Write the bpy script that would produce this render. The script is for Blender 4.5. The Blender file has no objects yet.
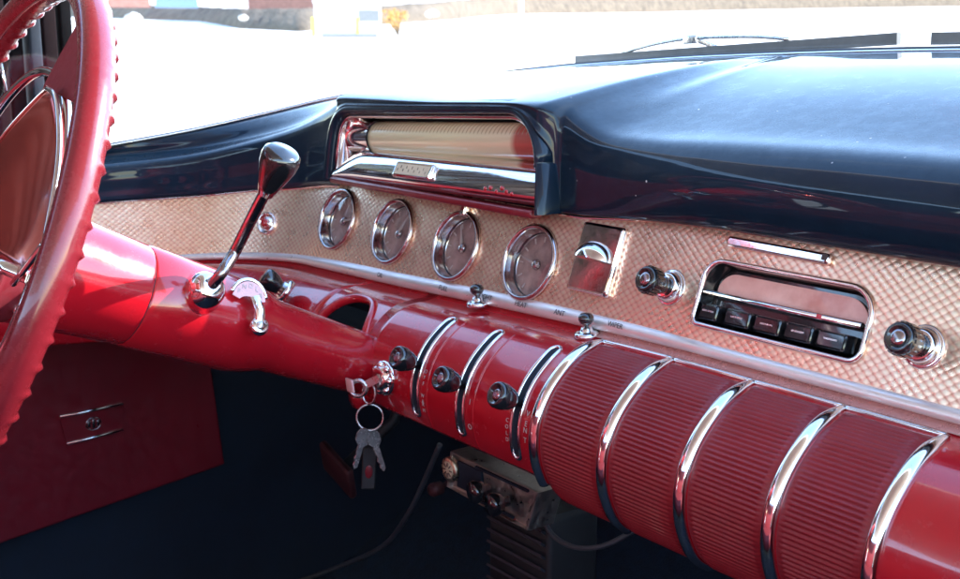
import bpy, bmesh, math, random
from mathutils import Vector, Matrix
random.seed(7)
sc = bpy.context.scene
COL = sc.collection
PI = math.pi
# ------------------------------------------------------------------ camera model (metres; X along the dash, Y forward, Z up)
CAM = Vector((1.1813, -.6929, .1991)); YAW, PIT, FPX = .9217, .2037, 1197.7
_sa, _ca, _sb, _cb = math.sin(YAW), math.cos(YAW), math.sin(PIT), math.cos(PIT)
FWD = Vector((-_sa*_cb, _ca*_cb, -_sb)); RGT = Vector((_ca, _sa, 0)); UPV = RGT.cross(FWD)
def ray(x, y): return FWD + RGT*((x-480)/FPX) - UPV*((y-290)/FPX)
def atX(x, y, v): r = ray(x, y); return CAM + r*((v-CAM.x)/r.x)
def atY(x, y, v): r = ray(x, y); return CAM + r*((v-CAM.y)/r.y)
def atZ(x, y, v): r = ray(x, y); return CAM + r*((v-CAM.z)/r.z)
def atD(x, y, d): r = ray(x, y); return CAM + r*(d/math.hypot(r.x, r.y))      # at horizontal distance d
# ------------------------------------------------------------------ mesh builder
class MB:
    def __init__(s): s.v = []; s.f = []; s.sm = []; s.uv = []; s.mi = []; s.cur = 0
    def add(s, vs, fs, smooth=True, uvs=None):
        o = len(s.v); s.v += [tuple(v) for v in vs]
        s.uv += (uvs if uvs else [(v[0], v[2]) for v in vs])
        for f in fs: s.f.append(tuple(i+o for i in f)); s.sm.append(smooth); s.mi.append(s.cur)
        return s
    def grid(s, P, smooth=True, closeu=False, closev=False, uvs=None):
        nu, nv = len(P), len(P[0]); vs = [p for r in P for p in r]; fs = []
        for i in range(nu if closeu else nu-1):
            for j in range(nv if closev else nv-1):
                a = i*nv+j; b = ((i+1) % nu)*nv+j; c = ((i+1) % nu)*nv+(j+1) % nv; d = i*nv+(j+1) % nv
                fs.append((a, b, c, d))
        return s.add(vs, fs, smooth, [u for r in uvs for u in r] if uvs else None)
    def box(s, c, h, ex=(1,0,0), ey=(0,1,0), ez=(0,0,1), taper=1.0, bev=0.0):
        c = Vector(c); ex, ey, ez = Vector(ex), Vector(ey), Vector(ez)
        if bev > 0:
            rings = []
            hx, hy, hz = h; b = min(bev, .95*min(h))
            def ring(x, y, z):
                pts = []
                r = b
                for (sx, sy) in ((1,1),(-1,1),(-1,-1),(1,-1)):
                    a0 = {(1,1):0,(-1,1):90,(-1,-1):180,(1,-1):270}[(sx,sy)]
                    for k in range(4):
                        a = math.radians(a0+30*k)
                        pts.append(c+ex*(sx*(x-r)+r*math.cos(a))+ey*(sy*(y-r)+r*math.sin(a))+ez*z)
                return pts
            R = [ring(hx-b*(1-math.sin(t)) , hy-b*(1-math.sin(t)), -hz+b*(1-math.cos(t))) for t in (0, PI/4, PI/2)]
            R += [[p for p in ring((hx-b*(1-math.cos(t)))*taper, (hy-b*(1-math.cos(t)))*taper, hz-b*(1-math.sin(t)))] for t in (0, PI/4, PI/2)]
            s.grid(R, True, False, True)
            n = 16; o = len(s.v)-len(R)*n
            s.f.append(tuple(o+i for i in reversed(range(n)))); s.sm.append(False); s.mi.append(s.cur)
            o2 = len(s.v)-n
            s.f.append(tuple(o2+i for i in range(n))); s.sm.append(False); s.mi.append(s.cur)
            return s
        vs = []
        for z in (-1, 1):
            k = taper if z > 0 else 1
            for x, y in ((-1,-1),(1,-1),(1,1),(-1,1)):
                vs.append(c+ex*(x*h[0]*k)+ey*(y*h[1]*k)+ez*(z*h[2]))
        return s.add(vs, [(3,2,1,0),(4,5,6,7),(0,1,5,4),(1,2,6,5),(2,3,7,6),(3,0,4,7)], False)
    def lathe(s, o, ax, prof, n=32, ref=None, cap=True):
        """prof = [(distance along axis, radius)]"""
        o = Vector(o); ax = Vector(ax).normalized()
        r0 = Vector(ref) if ref else (Vector((0,0,1)) if abs(ax.z) < .9 else Vector((1,0,0)))
        u = (r0-ax*r0.dot(ax)).normalized(); w = ax.cross(u)
        R = [[o+ax*d+u*(r*math.cos(2*PI*k/n))+w*(r*math.sin(2*PI*k/n)) for k in range(n)] for d, r in prof]
        s.grid(R, True, False, True)
        if cap:
            b = len(s.v)-len(R)*n
            if prof[0][1] > 1e-5: s.f.append(tuple(b+i for i in range(n))); s.sm.append(False); s.mi.append(s.cur)
            if prof[-1][1] > 1e-5: s.f.append(tuple(len(s.v)-n+i for i in reversed(range(n)))); s.sm.append(False); s.mi.append(s.cur)
        return s
    def tube(s, path, r, closed=False, n=10, up=None, flat=1.0, cap=True):
        """round (or flattened) bar swept along points; r may be a list"""
        path = [Vector(p) for p in path]; m = len(path); rr = r if isinstance(r, (list, tuple)) else [r]*m
        T = []
        for i in range(m):
            a = path[(i-1) % m] if (closed or i > 0) else path[i]; b = path[(i+1) % m] if (closed or i < m-1) else path[i]
            T.append((b-a).normalized())
        if up is None:
            N = Vector((0,0,1)) if abs(T[0].z) < .8 else Vector((0,1,0))
            N = (N-T[0]*N.dot(T[0])).normalized()
        R = []
        for i in range(m):
            if up is not None:
                U = Vector(up[i] if isinstance(up, list) else up)
                N = (U-T[i]*U.dot(T[i])).normalized()
            else: N = (N-T[i]*N.dot(T[i])).normalized()
            B = T[i].cross(N)
            R.append([path[i]+B*(rr[i]*math.cos(2*PI*k/n))+N*(rr[i]*flat*math.sin(2*PI*k/n)) for k in range(n)])
        s.grid(R, True, closed, True)
        if not closed and cap:
            b = len(s.v)-m*n
            s.f.append(tuple(b+i for i in range(n))); s.sm.append(False); s.mi.append(s.cur)
            s.f.append(tuple(len(s.v)-n+i for i in reversed(range(n)))); s.sm.append(False); s.mi.append(s.cur)
        return s
    def ball(s, c, r, n=16, sc3=(1,1,1), ex=(1,0,0), ey=(0,1,0), ez=(0,0,1), zmin=-1.0):
        c = Vector(c); ex, ey, ez = Vector(ex), Vector(ey), Vector(ez)
        R = []; a0 = math.asin(zmin)
        for i in range(n//2+1):
            t = a0+(PI/2-a0)*i/(n//2)
            R.append([c+ex*(r*sc3[0]*math.cos(t)*math.cos(2*PI*k/n))+ey*(r*sc3[1]*math.cos(t)*math.sin(2*PI*k/n))+ez*(r*sc3[2]*math.sin(t)) for k in range(n)])
        return s.grid(R, True, False, True)
    def poly(s, pts, thick, nrm):
        """flat outline given its own thickness along nrm"""
        n = len(pts); nrm = Vector(nrm); a = [Vector(p) for p in pts]; b = [p+nrm*thick for p in a]
        fs = [tuple(reversed(range(n))), tuple(range(n, 2*n))]+[(i, (i+1) % n, n+(i+1) % n, n+i) for i in range(n)]
        return s.add(a+b, fs, False)
    def build(s, name, mat, parent=None, solid=0, bev=0):
        me = bpy.data.meshes.new(name); me.from_pydata(s.v, [], s.f)
        for p, q, m in zip(me.polygons, s.sm, s.mi): p.use_smooth = q; p.material_index = m
        ul = me.uv_layers.new(name='UVMap')
        for l in me.loops: ul.data[l.index].uv = s.uv[l.vertex_index]
        for m in (mat if isinstance(mat, list) else [mat]): me.materials.append(m)
        o = bpy.data.objects.new(name, me); COL.objects.link(o)
        if parent: o.parent = parent; o.matrix_parent_inverse = parent.matrix_world.inverted() if False else Matrix.Translation(-Vector(parent.location)) @ Matrix()
        if solid: md = o.modifiers.new('Solid', 'SOLIDIFY'); md.thickness = solid; md.offset = -1
        if bev:
            md = o.modifiers.new('Bevel', 'BEVEL'); md.width = bev; md.segments = 2; md.limit_method = 'ANGLE'; md.angle_limit = math.radians(40)
        return o
def tag(o, label=None, cat=None, group=None, kind=None):
    for k, v in (('label', label), ('category', cat), ('group', group), ('kind', kind)):
        if v: o[k] = v
    return o
def empty(name, loc, label, cat, group=None):
    o = bpy.data.objects.new(name, None); COL.objects.link(o); o.location = loc; o.empty_display_size = .02
    return tag(o, label, cat, group)
def lerp_tab(tab, x):
    if x <= tab[0][0]: return tab[0][1]
    for (a, b), (c, d) in zip(tab, tab[1:]):
        if x <= c:
            t = (x-a)/(c-a); t = t*t*(3-2*t) if False else t
            return b+(d-b)*t
    return tab[-1][1]
def catmull(P, n):
    P = [Vector(p) for p in P]; out = []
    for i in range(len(P)-1):
        p0 = P[i-1] if i > 0 else P[0]*2-P[1]; p1, p2 = P[i], P[i+1]; p3 = P[i+2] if i+2 < len(P) else P[-1]*2-P[-2]
        for k in range(n):
            t = k/n
            out.append(.5*((2*p1)+(p2-p0)*t+(2*p0-5*p1+4*p2-p3)*t*t+(3*p1-p0-3*p2+p3)*t**3))
    out.append(P[-1]); return out
def smooth_tab(tab, x):          # monotone-ish smooth table
    xs = [t[0] for t in tab]
    if x <= xs[0]: return tab[0][1]
    if x >= xs[-1]: return tab[-1][1]
    for i in range(len(tab)-1):
        if x <= xs[i+1]:
            h = xs[i+1]-xs[i]; t = (x-xs[i])/h
            def m(j):
                if j == 0 or j == len(tab)-1: return 0
                return (tab[j+1][1]-tab[j-1][1])/(xs[j+1]-xs[j-1])
            y0, y1 = tab[i][1], tab[i+1][1]
            return y0*(2*t**3-3*t*t+1)+m(i)*h*(t**3-2*t*t+t)+y1*(-2*t**3+3*t*t)+m(i+1)*h*(t**3-t*t)
# ------------------------------------------------------------------ materials
class NT:
    def __init__(s, name):
        s.m = bpy.data.materials.new(name); s.m.use_nodes = True; s.t = s.m.node_tree; s.n = s.t.nodes; s.l = s.t.links
        s.p = s.n['Principled BSDF']; s.out = s.n['Material Output']
    def node(s, ty, **kw):
        n = s.n.new(ty)
        for k, v in kw.items():
            if k in n.inputs: n.inputs[k].default_value = v
            else: setattr(n, k, v)
        return n
    def link(s, a, b): s.l.new(a, b)
    def setp(s, **kw):
        for k, v in kw.items(): s.p.inputs[k.replace('_', ' ')].default_value = v
    def noise(s, scale, detail=3, rough=.5, coord='Object'):
        tc = s.node('ShaderNodeTexCoord'); n = s.node('ShaderNodeTexNoise', Scale=scale, Detail=detail, Roughness=rough)
        s.link(tc.outputs[coord], n.inputs['Vector']); return n.outputs['Fac']
    def ramp(s, fac, stops):
        r = s.node('ShaderNodeValToRGB'); cr = r.color_ramp
        while len(cr.elements) < len(stops): cr.elements.new(.5)
        for e, (p, c) in zip(cr.elements, stops): e.position = p; e.color = (c[0], c[1], c[2], 1) if isinstance(c, tuple) else (c, c, c, 1)
        s.link(fac, r.inputs[0]); return r.outputs[0]
    def bump(s, h, strength, dist):
        b = s.node('ShaderNodeBump', Strength=strength, Distance=dist); s.link(h, b.inputs['Height']); s.link(b.outputs[0], s.p.inputs['Normal']); return b
def paint(name, col, rough=.15, coat=1.0, var=.12, metal=0, dust=0, bump=.05, coat_rough=.04, grime_streak_scale=20, coat_ior=1.5):
    t = NT(name)
    f = t.noise(grime_streak_scale, 5, .6)
    t.link(t.ramp(f, [(.3, tuple(c*(1-var) for c in col)), (.7, tuple(c*(1+var) for c in col))]), t.p.inputs['Base Color'])
    t.setp(Metallic=metal, Coat_Weight=coat, Coat_Roughness=coat_rough, Coat_IOR=coat_ior)
    g = t.noise(60, 6, .7); t.link(t.ramp(g, [(.3, rough*.7), (.75, rough*1.5)]), t.p.inputs['Roughness'])
    if bump: t.bump(t.noise(240, 3), bump*2.2, .0005)
    if dust:
        tc = t.node('ShaderNodeTexCoord'); v = t.node('ShaderNodeTexVoronoi', Scale=95); v.feature = 'F1'
        t.link(tc.outputs['Object'], v.inputs['Vector'])
        sp = t.ramp(v.outputs['Distance'], [(.0, 1.0), (.075, 1.0), (.1, 0.0)])
        n2 = t.noise(7, 2); gate = t.ramp(n2, [(.5, 0.0), (.62, 1.0)])
        rnd = t.ramp(v.outputs['Color'], [(.72, 0.0), (.78, 1.0)])
        m1 = t.node('ShaderNodeMath', operation='MULTIPLY'); t.link(sp, m1.inputs[0]); t.link(gate, m1.inputs[1])
        m2 = t.node('ShaderNodeMath', operation='MULTIPLY'); t.link(m1.outputs[0], m2.inputs[0]); t.link(rnd, m2.inputs[1])
        mx = t.node('ShaderNodeMix', data_type='RGBA'); t.link(m2.outputs[0], mx.inputs['Factor'])
        old = t.p.inputs['Base Color'].links[0].from_socket; t.link(old, mx.inputs[6]); mx.inputs[7].default_value = (.6, .6, .62, 1)
        t.link(mx.outputs[2], t.p.inputs['Base Color'])
        iv = t.node('ShaderNodeMath', operation='SUBTRACT'); iv.inputs[0].default_value = coat; t.link(m2.outputs[0], iv.inputs[1]); iv.use_clamp = True
        t.link(iv.outputs[0], t.p.inputs['Coat Weight'])
    return t.m
def metal(name, col, rough=.1, var=.06, bump=.03):
    t = NT(name); t.setp(Metallic=1.0)
    t.link(t.ramp(t.noise(40, 5, .6), [(.3, tuple(c*(1-var) for c in col)), (.7, col)]), t.p.inputs['Base Color'])
    t.link(t.ramp(t.noise(130, 6, .7), [(.35, rough*.6), (.8, rough*2.2)]), t.p.inputs['Roughness'])
    if bump: t.bump(t.noise(200, 2), bump, .0004)
    return t.m
def matte(name, col, rough=.7, var=.2, scale=30, bump=.1, bd=.001):
    t = NT(name)
    t.link(t.ramp(t.noise(scale, 6, .65), [(.3, tuple(c*(1-var) for c in col)), (.7, tuple(c*(1+var) for c in col))]), t.p.inputs['Base Color'])
    t.setp(Roughness=rough)
    if bump: t.bump(t.noise(scale*6, 4), bump, bd)
    return t.m
M = {}
M['red'] = paint('red_enamel', (.43, .006, .014), .22, 1.0, .06)
M['red_dull'] = paint('red_panel_enamel', (.16, .006, .013), .38, .35, .12, grime_streak_scale=9)
M['red_vinyl'] = paint('red_ribbed_vinyl', (.23, .010, .016), .42, .12, .10, bump=.25)
M['wheel_red'] = paint('red_wheel_plastic', (.17, .010, .016), .26, .7, .08)
M['spoke_red'] = paint('red_spoke_lacquer', (.17, .008, .016), .6, .0, .08)
M['hub_red'] = paint('red_plated_hub', (.62, .09, .07), .14, .2, .35, metal=.75, grime_streak_scale=7)  # coarse colour mottling painted in for streaky reflections
M['black'] = paint('navy_black_enamel', (.003, .012, .026), .5, .85, .20, dust=1, coat_rough=.035, coat_ior=1.42)
M['black'].node_tree.nodes['Principled BSDF'].inputs['Specular IOR Level'].default_value = .1
M['black_gloss'] = paint('black_gloss_plastic', (.010, .010, .012), .15, 1.0, .3)
M['rubber'] = matte('black_rubber', (.018, .018, .020), .6)
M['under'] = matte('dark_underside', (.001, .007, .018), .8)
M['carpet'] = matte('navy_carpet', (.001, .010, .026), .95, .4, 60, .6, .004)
M['chrome'] = metal('chrome', (.88, .87, .88), .07)
M['chrome_warm'] = metal('warm_chrome', (.90, .80, .78), .10)
M['chrome_dark'] = metal('dark_chrome', (.40, .37, .39), .18)
M['steel'] = metal('worn_steel', (.70, .67, .66), .25, .2)
M['strip'] = paint('satin_aluminium', (.86, .78, .75), .36, 0, .02, metal=.75, bump=0)
M['band'] = paint('rose_lower_band', (.62, .30, .27), .25, .6, .05, metal=.5)
M['white_mark'] = matte('white_lettering', (.50, .42, .40), .6, .05)
M['dark_mark'] = matte('dark_lettering', (.06, .04, .04), .6, .05)
M['cream'] = matte('cream_dial', (.55, .45, .30), .5, .15, 25)
M['tag_pink'] = matte('pale_pink_tag', (.75, .42, .40), .6, .05)
M['hood'] = paint('white_hood_enamel', (.80, .80, .80), .3, .6, .03)
M['brass'] = metal('pale_brass', (.75, .65, .45), .3)
def fascia_mat():
    t = NT('engine_turned_fascia'); t.setp(Metallic=.80, Coat_Weight=.2, Coat_Roughness=.12)
    uv = t.node('ShaderNodeUVMap'); uv.uv_map = 'UVMap'; sep = t.node('ShaderNodeSeparateXYZ'); t.link(uv.outputs[0], sep.inputs[0])
    def math_(op, a, b=None, c=None):
        m = t.node('ShaderNodeMath', operation=op)
        for i, x in enumerate((a, b, c)):
            if x is None: continue
            if isinstance(x, (int, float)): m.inputs[i].default_value = x
            else: t.link(x, m.inputs[i])
        return m.outputs[0]
    a_ = math_('MULTIPLY', math_('ADD', math_('MULTIPLY', sep.outputs[0], 1/.0084), math_('MULTIPLY', sep.outputs[1], 1/.0064)), 1.0)
    b_ = math_('SUBTRACT', math_('MULTIPLY', sep.outputs[0], 1/.0084), math_('MULTIPLY', sep.outputs[1], 1/.0064))
    fu = math_('SUBTRACT', math_('FRACT', a_), .5); fv = math_('SUBTRACT', math_('FRACT', b_), .5)
    r2 = math_('ADD', math_('MULTIPLY', fu, fu), math_('MULTIPLY', fv, fv))
    dome = math_('SUBTRACT', .5, r2)
    cx = t.node('ShaderNodeCombineXYZ'); t.link(math_('FLOOR', a_), cx.inputs[0]); t.link(math_('FLOOR', b_), cx.inputs[1])
    wn = t.node('ShaderNodeTexWhiteNoise'); wn.noise_dimensions = '2D'; t.link(cx.outputs[0], wn.inputs['Vector'])
    rv = math_('SUBTRACT', wn.outputs['Value'], .5)
    t.bump(math_('ADD', math_('ADD', dome, math_('MULTIPLY', fu, .25)), math_('MULTIPLY', math_('MULTIPLY', fv, rv), .2)), .34, .0014)
    cc = t.ramp(math_('ADD', math_('ADD', dome, math_('MULTIPLY', rv, .10)), math_('MULTIPLY', math_('SUBTRACT', t.noise(11, 4), .4), .13)), [(.08, (.74, .38, .27)), (.34, (.96, .63, .46)), (.56, (1.0, .83, .62))])
    t.link(cc, t.p.inputs['Base Color'])
    t.link(t.ramp(t.noise(50, 5), [(.3, .24), (.7, .36)]), t.p.inputs['Roughness'])
    return t.m
M['fascia'] = fascia_mat()
def glass_mat(name, gloss=.06, tint=(1, 1, 1)):
    t = NT(name); t.n.remove(t.p)
    tr = t.node('ShaderNodeBsdfTransparent'); tr.inputs[0].default_value = (*tint, 1)
    gl = t.node('ShaderNodeBsdfGlossy', Roughness=.03); mx = t.node('ShaderNodeMixShader'); lw = t.node('ShaderNodeLayerWeight', Blend=.5)
    pw = t.node('ShaderNodeMath', operation='POWER'); t.link(lw.outputs['Facing'], pw.inputs[0]); pw.inputs[1].default_value = 5.0
    ad = t.node('ShaderNodeMath', operation='MULTIPLY_ADD'); t.link(pw.outputs[0], ad.inputs[0]); ad.inputs[1].default_value = .5; ad.inputs[2].default_value = gloss*.6
    t.link(ad.outputs[0], mx.inputs[0]); t.link(tr.outputs[0], mx.inputs[1]); t.link(gl.outputs[0], mx.inputs[2]); t.link(mx.outputs[0], t.out.inputs[0])
    return t.m
M['glass'] = glass_mat('clear_glass'); M['dial_glass'] = glass_mat('dial_glass', .2)
def dial_mat(name, a, b, scale=60):
    t = NT(name); t.link(t.ramp(t.noise(scale, 4, .6), [(.3, a), (.7, b)]), t.p.inputs['Base Color']); t.setp(Roughness=.5, Coat_Weight=.2, Metallic=.2)
    return t.m
M['dial'] = dial_mat('silver_rose_dial', (.13, .075, .08), (.48, .33, .30), 45)
M['radio_dial'] = dial_mat('rose_radio_dial', (.62, .26, .22), (.85, .50, .44), 30)
def drum_mat():
    t = NT('speed_drum_scale'); uv = t.node('ShaderNodeUVMap'); uv.uv_map = 'UVMap'; sep = t.node('ShaderNodeSeparateXYZ'); t.link(uv.outputs[0], sep.inputs[0])
    base = t.ramp(sep.outputs[0], [(0, (.70, .58, .38)), (.5, (.80, .70, .46)), (.84, (.78, .62, .44)), (.87, (.45, .10, .08)), (1, (.42, .08, .07))])
    w = t.node('ShaderNodeMath', operation='MULTIPLY'); t.link(sep.outputs[0], w.inputs[0]); w.inputs[1].default_value = 48
    fr = t.node('ShaderNodeMath', operation='FRACT'); t.link(w.outputs[0], fr.inputs[0])
    tick = t.ramp(fr.outputs[0], [(0, 1.0), (.16, 1.0), (.2, 0.0)])
    band = t.ramp(sep.outputs[1], [(.30, 0.0), (.32, 1.0), (.42, 1.0), (.44, 0.0)])
    mm = t.node('ShaderNodeMath', operation='MULTIPLY'); t.link(tick, mm.inputs[0]); t.link(band, mm.inputs[1])
    mx = t.node('ShaderNodeMix', data_type='RGBA'); t.link(mm.outputs[0], mx.inputs['Factor']); t.link(base, mx.inputs[6]); mx.inputs[7].default_value = (.36, .26, .18, 1)
    t.link(mx.outputs[2], t.p.inputs['Base Color']); t.setp(Roughness=.25, Coat_Weight=1.0, Coat_Roughness=.05, Metallic=.2)
    return t.m
M['drum'] = drum_mat()
# ------------------------------------------------------------------ dash plan curve and sections
TAU = .345
NS = 700; _px = [-.045]; _py = [0.0]; _ph = []
for i in range(NS+1):
    ph = min(i*.001/.27, 1)*1.2; _ph.append(ph); _px.append(_px[-1]-math.cos(ph)*.001); _py.append(_py[-1]-math.sin(ph)*.001)
def plan(s):
    if s >= -.045: return s, 0.0, 0.0
    k = (-.045-s)*1000; i = min(int(k), NS-1); t = k-i
    return _px[i]+(_px[i+1]-_px[i])*t, _py[i]+(_py[i+1]-_py[i])*t, _ph[i]+(_ph[i+1]-_ph[i])*t
def DP(s, y, z):
    X, Y, a = plan(s); return Vector((X-math.sin(a)*y, Y+math.cos(a)*y, z))
ZB = [(-.5, -.078), (-.37, -.070), (-.26, -.064), (-.14, -.058), (-.06, -.054), (.01, -.052), (.15, -.048), (.28, -.043), (.43, -.038), (.57, -.035), (1.3, -.035)]
ZT = [(-.5, .002), (-.36, .006), (-.24, .012), (-.17, .020), (-.096, .028), (-.04, .036), (.18, .047), (.3, .048), (1.3, .048)]
tt = math.tan(TAU)
EH = Vector((0, math.sin(TAU), math.cos(TAU))); EN = Vector((0, -math.cos(TAU), math.sin(TAU)))
def FL(x, h, n=0.0): return Vector((x, 0, 0))+EH*h+EN*n       # fascia local -> world on the straight part
SPACE = .115
dash = empty('dashboard', (.55, 0, -.06), 'red, black and engine-turned rose metal dashboard of a vintage car under the windshield', 'dashboard')
# --- fascia: curved left part + flat part with holes for the dials and the radio
mb = MB()
ZTF = lambda s: smooth_tab(ZT, s)+.011*max(0, min(1, (s-.40)/.12))
ss = [-.5+.01*i for i in range(46)]+[-.045]
ss = sorted(set(round(s, 4) for s in ss if s <= -.045))
G = []; U = []
for s in ss:
    z0, z1 = smooth_tab(ZB, s), smooth_tab(ZT, s); row = []; ur = []
    for j in range(9):
        z = z0+(z1-z0)*j/8; row.append(DP(s, z*tt, z)); ur.append((s, z/math.cos(TAU)))
    G.append(row); U.append(ur)
mb.grid(list(reversed(G)), True, uvs=list(reversed(U)))
def radio_loop(x0=.553, x1=.706, h0=-.0175, h1=.0335, rt=.021, rb=.006, n=8, off=0):
    x0 -= off; x1 += off; h0 -= off; h1 += off
    P = []
    for cx, cy, r, a in ((x1-rt, h1-rt, rt, 0), (x0+rt*.8, h1-rt*.8, rt*.8, 90), (x0+rb, h0+rb, rb, 180), (x1-rb*1.6, h0+rb*1.6, rb*1.6, 270)):
        for k in range(n+1):
            t = math.radians(a+90*k/n); P.append((cx+r*math.cos(t), cy+r*math.sin(t)))
    return P
bm = bmesh.new(); edges = []
outer = []
for k in range(60):
    s = -.045+(1.3+.045)*k/59; outer.append((s, smooth_tab(ZB, s)/math.cos(TAU)))
for k in range(60):
    s = 1.3-(1.3+.045)*k/59; outer.append((s, ZTF(s)/math.cos(TAU)))
loops = [outer]
GR = .0315
for i in range(4): loops.append([(i*SPACE+GR*math.cos(2*PI*k/40), GR*math.sin(2*PI*k/40)) for k in range(40)])
loops.append(radio_loop())
for L in loops:
    vs = [bm.verts.new((x, h, 0)) for x, h in L]
    for a, b in zip(vs, vs[1:]+vs[:1]): edges.append(bm.edges.new((a, b)))
bmesh.ops.triangle_fill(bm, use_beauty=True, use_dissolve=False, edges=edges, normal=(0, 0, 1))
bm.verts.index_update()
fv = [FL(v.co.x, v.co.y) for v in bm.verts]; fu = [(v.co.x, v.co.y) for v in bm.verts]
ff = [tuple(v.index for v in f.verts) for f in bm.faces]; bm.free()
mb.add(fv, ff, False, fu)
mb.build('fascia', M['fascia'], dash)
# --- strip with lettering along the fascia foot
mb = MB(); G = []
for i in range(150):
    s = -.5+1.8*i/149; zb = smooth_tab(ZB, s); y = zb*tt
    w = smooth_tab([(-.5, .004), (-.1, .006), (.05, .0095), (.3, .010), (.45, .0085), (.6, .006), (1.3, .006)], s)
    G.append([DP(s, y+(w)*tt+.002, zb+w), DP(s, y+w*tt-.0022, zb+w), DP(s, y-.0045, zb-.001), DP(s, y-.002, zb-.003), DP(s, y+.004, zb-.004)])
mb.grid(list(reversed(G)), True)
mb.build('lower_trim_strip', M['strip'], dash)
# --- roll section profile
PROF = [(-.006, -.0405), (-.020, -.0465), (-.041, -.0495), (-.062, -.0575), (-.084, -.0765), (-.0955, -.098), (-.0985, -.120), (-.0935, -.143), (-.079, -.166), (-.052, -.181), (-.015, -.187), (.06, -.187)]
PC = catmull([(a, b, 0) for a, b in PROF], 8)
acc = [0.0]
for a, b in zip(PC, PC[1:]): acc.append(acc[-1]+(b-a).length)
def prof(d):       # arclength -> (y, z, ny, nz)
    d = max(0, min(d, acc[-1]-1e-6))
    for i in range(len(acc)-1):
        if d <= acc[i+1]:
            t = (d-acc[i])/(acc[i+1]-acc[i]); p = PC[i].lerp(PC[i+1], t)
            a = PC[max(i-1, 0)]; b = PC[min(i+2, len(PC)-1)]; c = (b-a).normalized()
            ny, nz = c.y, -c.x
            return p.x, p.y, c.y, -c.x
def dn(c): return c
def RP(s, d, off=0.0):
    y, z, ny, nz = prof(d)
    # profile shifts down a little towards the left like the strip above it
    dz = (smooth_tab(ZB, s)+.0365); dy = dz*tt; dz += .0025; k = max(0, 1-d/.10); k = k*k*(3-2*k)
    ln = math.hypot(ny, nz); ny /= ln; nz /= ln
    return DP(s, y+ny*off+dy*k, z+nz*off+dz*k)
# outward normal check: at the shoulder it must point to -Y
_y, _z, _ny, _nz = prof(.12); NSIGN = 1 if _ny < 0 else -1
def RPo(s, d, off): return RP(s, d, off*NSIGN)
DTOT = acc[-1]
def d_of_z(z):     # arclength on the viewer side for height z
    for i, p in enumerate(PC):
        if p.y <= z: return acc[i]
    return DTOT
# right of the arch: full roll; arch zone; left part
ARC_C, ARC_W = .152, .052; DA_TOP = d_of_z(-.0545)
def dmax(s): return lerp_tab([(.0, d_of_z(-.148)), (.46, d_of_z(-.151)), (.555, d_of_z(-.172)), (.62, d_of_z(-.1775)), (1.3, d_of_z(-.1775))], s)
def roll_rows(s_list, dmax_fn):
    G = []
    for s in s_list:
        dm = dmax_fn(s); G.append([RP(s, dm*j/63) for j in range(64)])
    return G
def arch(s):
    t = max(-1, min(1, (s-ARC_C)/ARC_W)); e = (1-abs(t)**2.4)**(1/2.4)
    low = d_of_z(-.150); return low-(low-DA_TOP)*e
mb = MB()
def gridn(mb, G):   # orient outward
    mb.grid(list(reversed(G)), True)
gridn(mb, roll_rows([ARC_C+ARC_W+(1.3-ARC_C-ARC_W)*i/60 for i in range(61)], dmax))
gridn(mb, roll_rows([ARC_C-ARC_W*math.cos(PI*i/40) for i in range(41)], arch))
gridn(mb, roll_rows([-.5+(ARC_C-ARC_W+.5)*i/50 for i in range(51)], dmax))
mb.build('padded_roll', M['red'], dash, solid=.002)
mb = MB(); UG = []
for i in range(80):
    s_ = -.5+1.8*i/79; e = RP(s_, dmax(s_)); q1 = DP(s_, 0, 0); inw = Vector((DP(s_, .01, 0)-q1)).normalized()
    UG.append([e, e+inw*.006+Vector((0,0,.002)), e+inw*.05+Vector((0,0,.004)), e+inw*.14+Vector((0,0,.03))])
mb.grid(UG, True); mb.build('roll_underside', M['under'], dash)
mb = MB(); mb.tube([RPo(ARC_C-ARC_W*math.cos(PI*i/40), arch(ARC_C-ARC_W*math.cos(PI*i/40)), -.0015) for i in range(41)], .0050, n=10)
mb.build('arch_lip', M['red'], dash)
# dark backing sheet, its colour standing for the shaded cavity behind the arch
mb = MB(); mb.box((.15, .03, -.12), (.12, .004, .055)); mb.build('arch_dark_backing', M['under'], dash)
# --- ribbed panels between chrome ribs
RIBS = [.472, .552, .632, .7105, .7875]
d0 = d_of_z(-.0470)+.001; d1 = d_of_z(-.174)
PITCH = .0036
for i in range(4):
    a, b = RIBS[i]+.0060, RIBS[i+1]-.0060
    mb = MB(); G = []
    n = int((d1-d0-.012)/PITCH)*6; xs = [a+.0002, a+.0055, a+.0065]+[a+.0065+(b-a-.013)*k/6 for k in range(1, 6)]+[b-.0065, b-.0055, b-.0002]
    for x in xs:
        row = []
        edge = (x < a+.006) or (x > b-.006)
        for j in range(n+1):
            d = d0+.006+(d1-d0-.012)*j/n; ph = (d/PITCH) % 1
            o = -.0001+.0020*(abs(math.sin(PI*ph))**.7) if not edge else .0006+.0011
            if x in (xs[0], xs[-1]): o = .0002
            fade = min(1, (j)/10)
            row.append(RPo(x, d, o if fade >= 1 else .0002+(.0012)*fade if edge else .0002+o*fade))
        G.append(row)
    gridn(mb, G)
    mb.build('ribbed_panel', M['red_vinyl'], dash)
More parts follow.
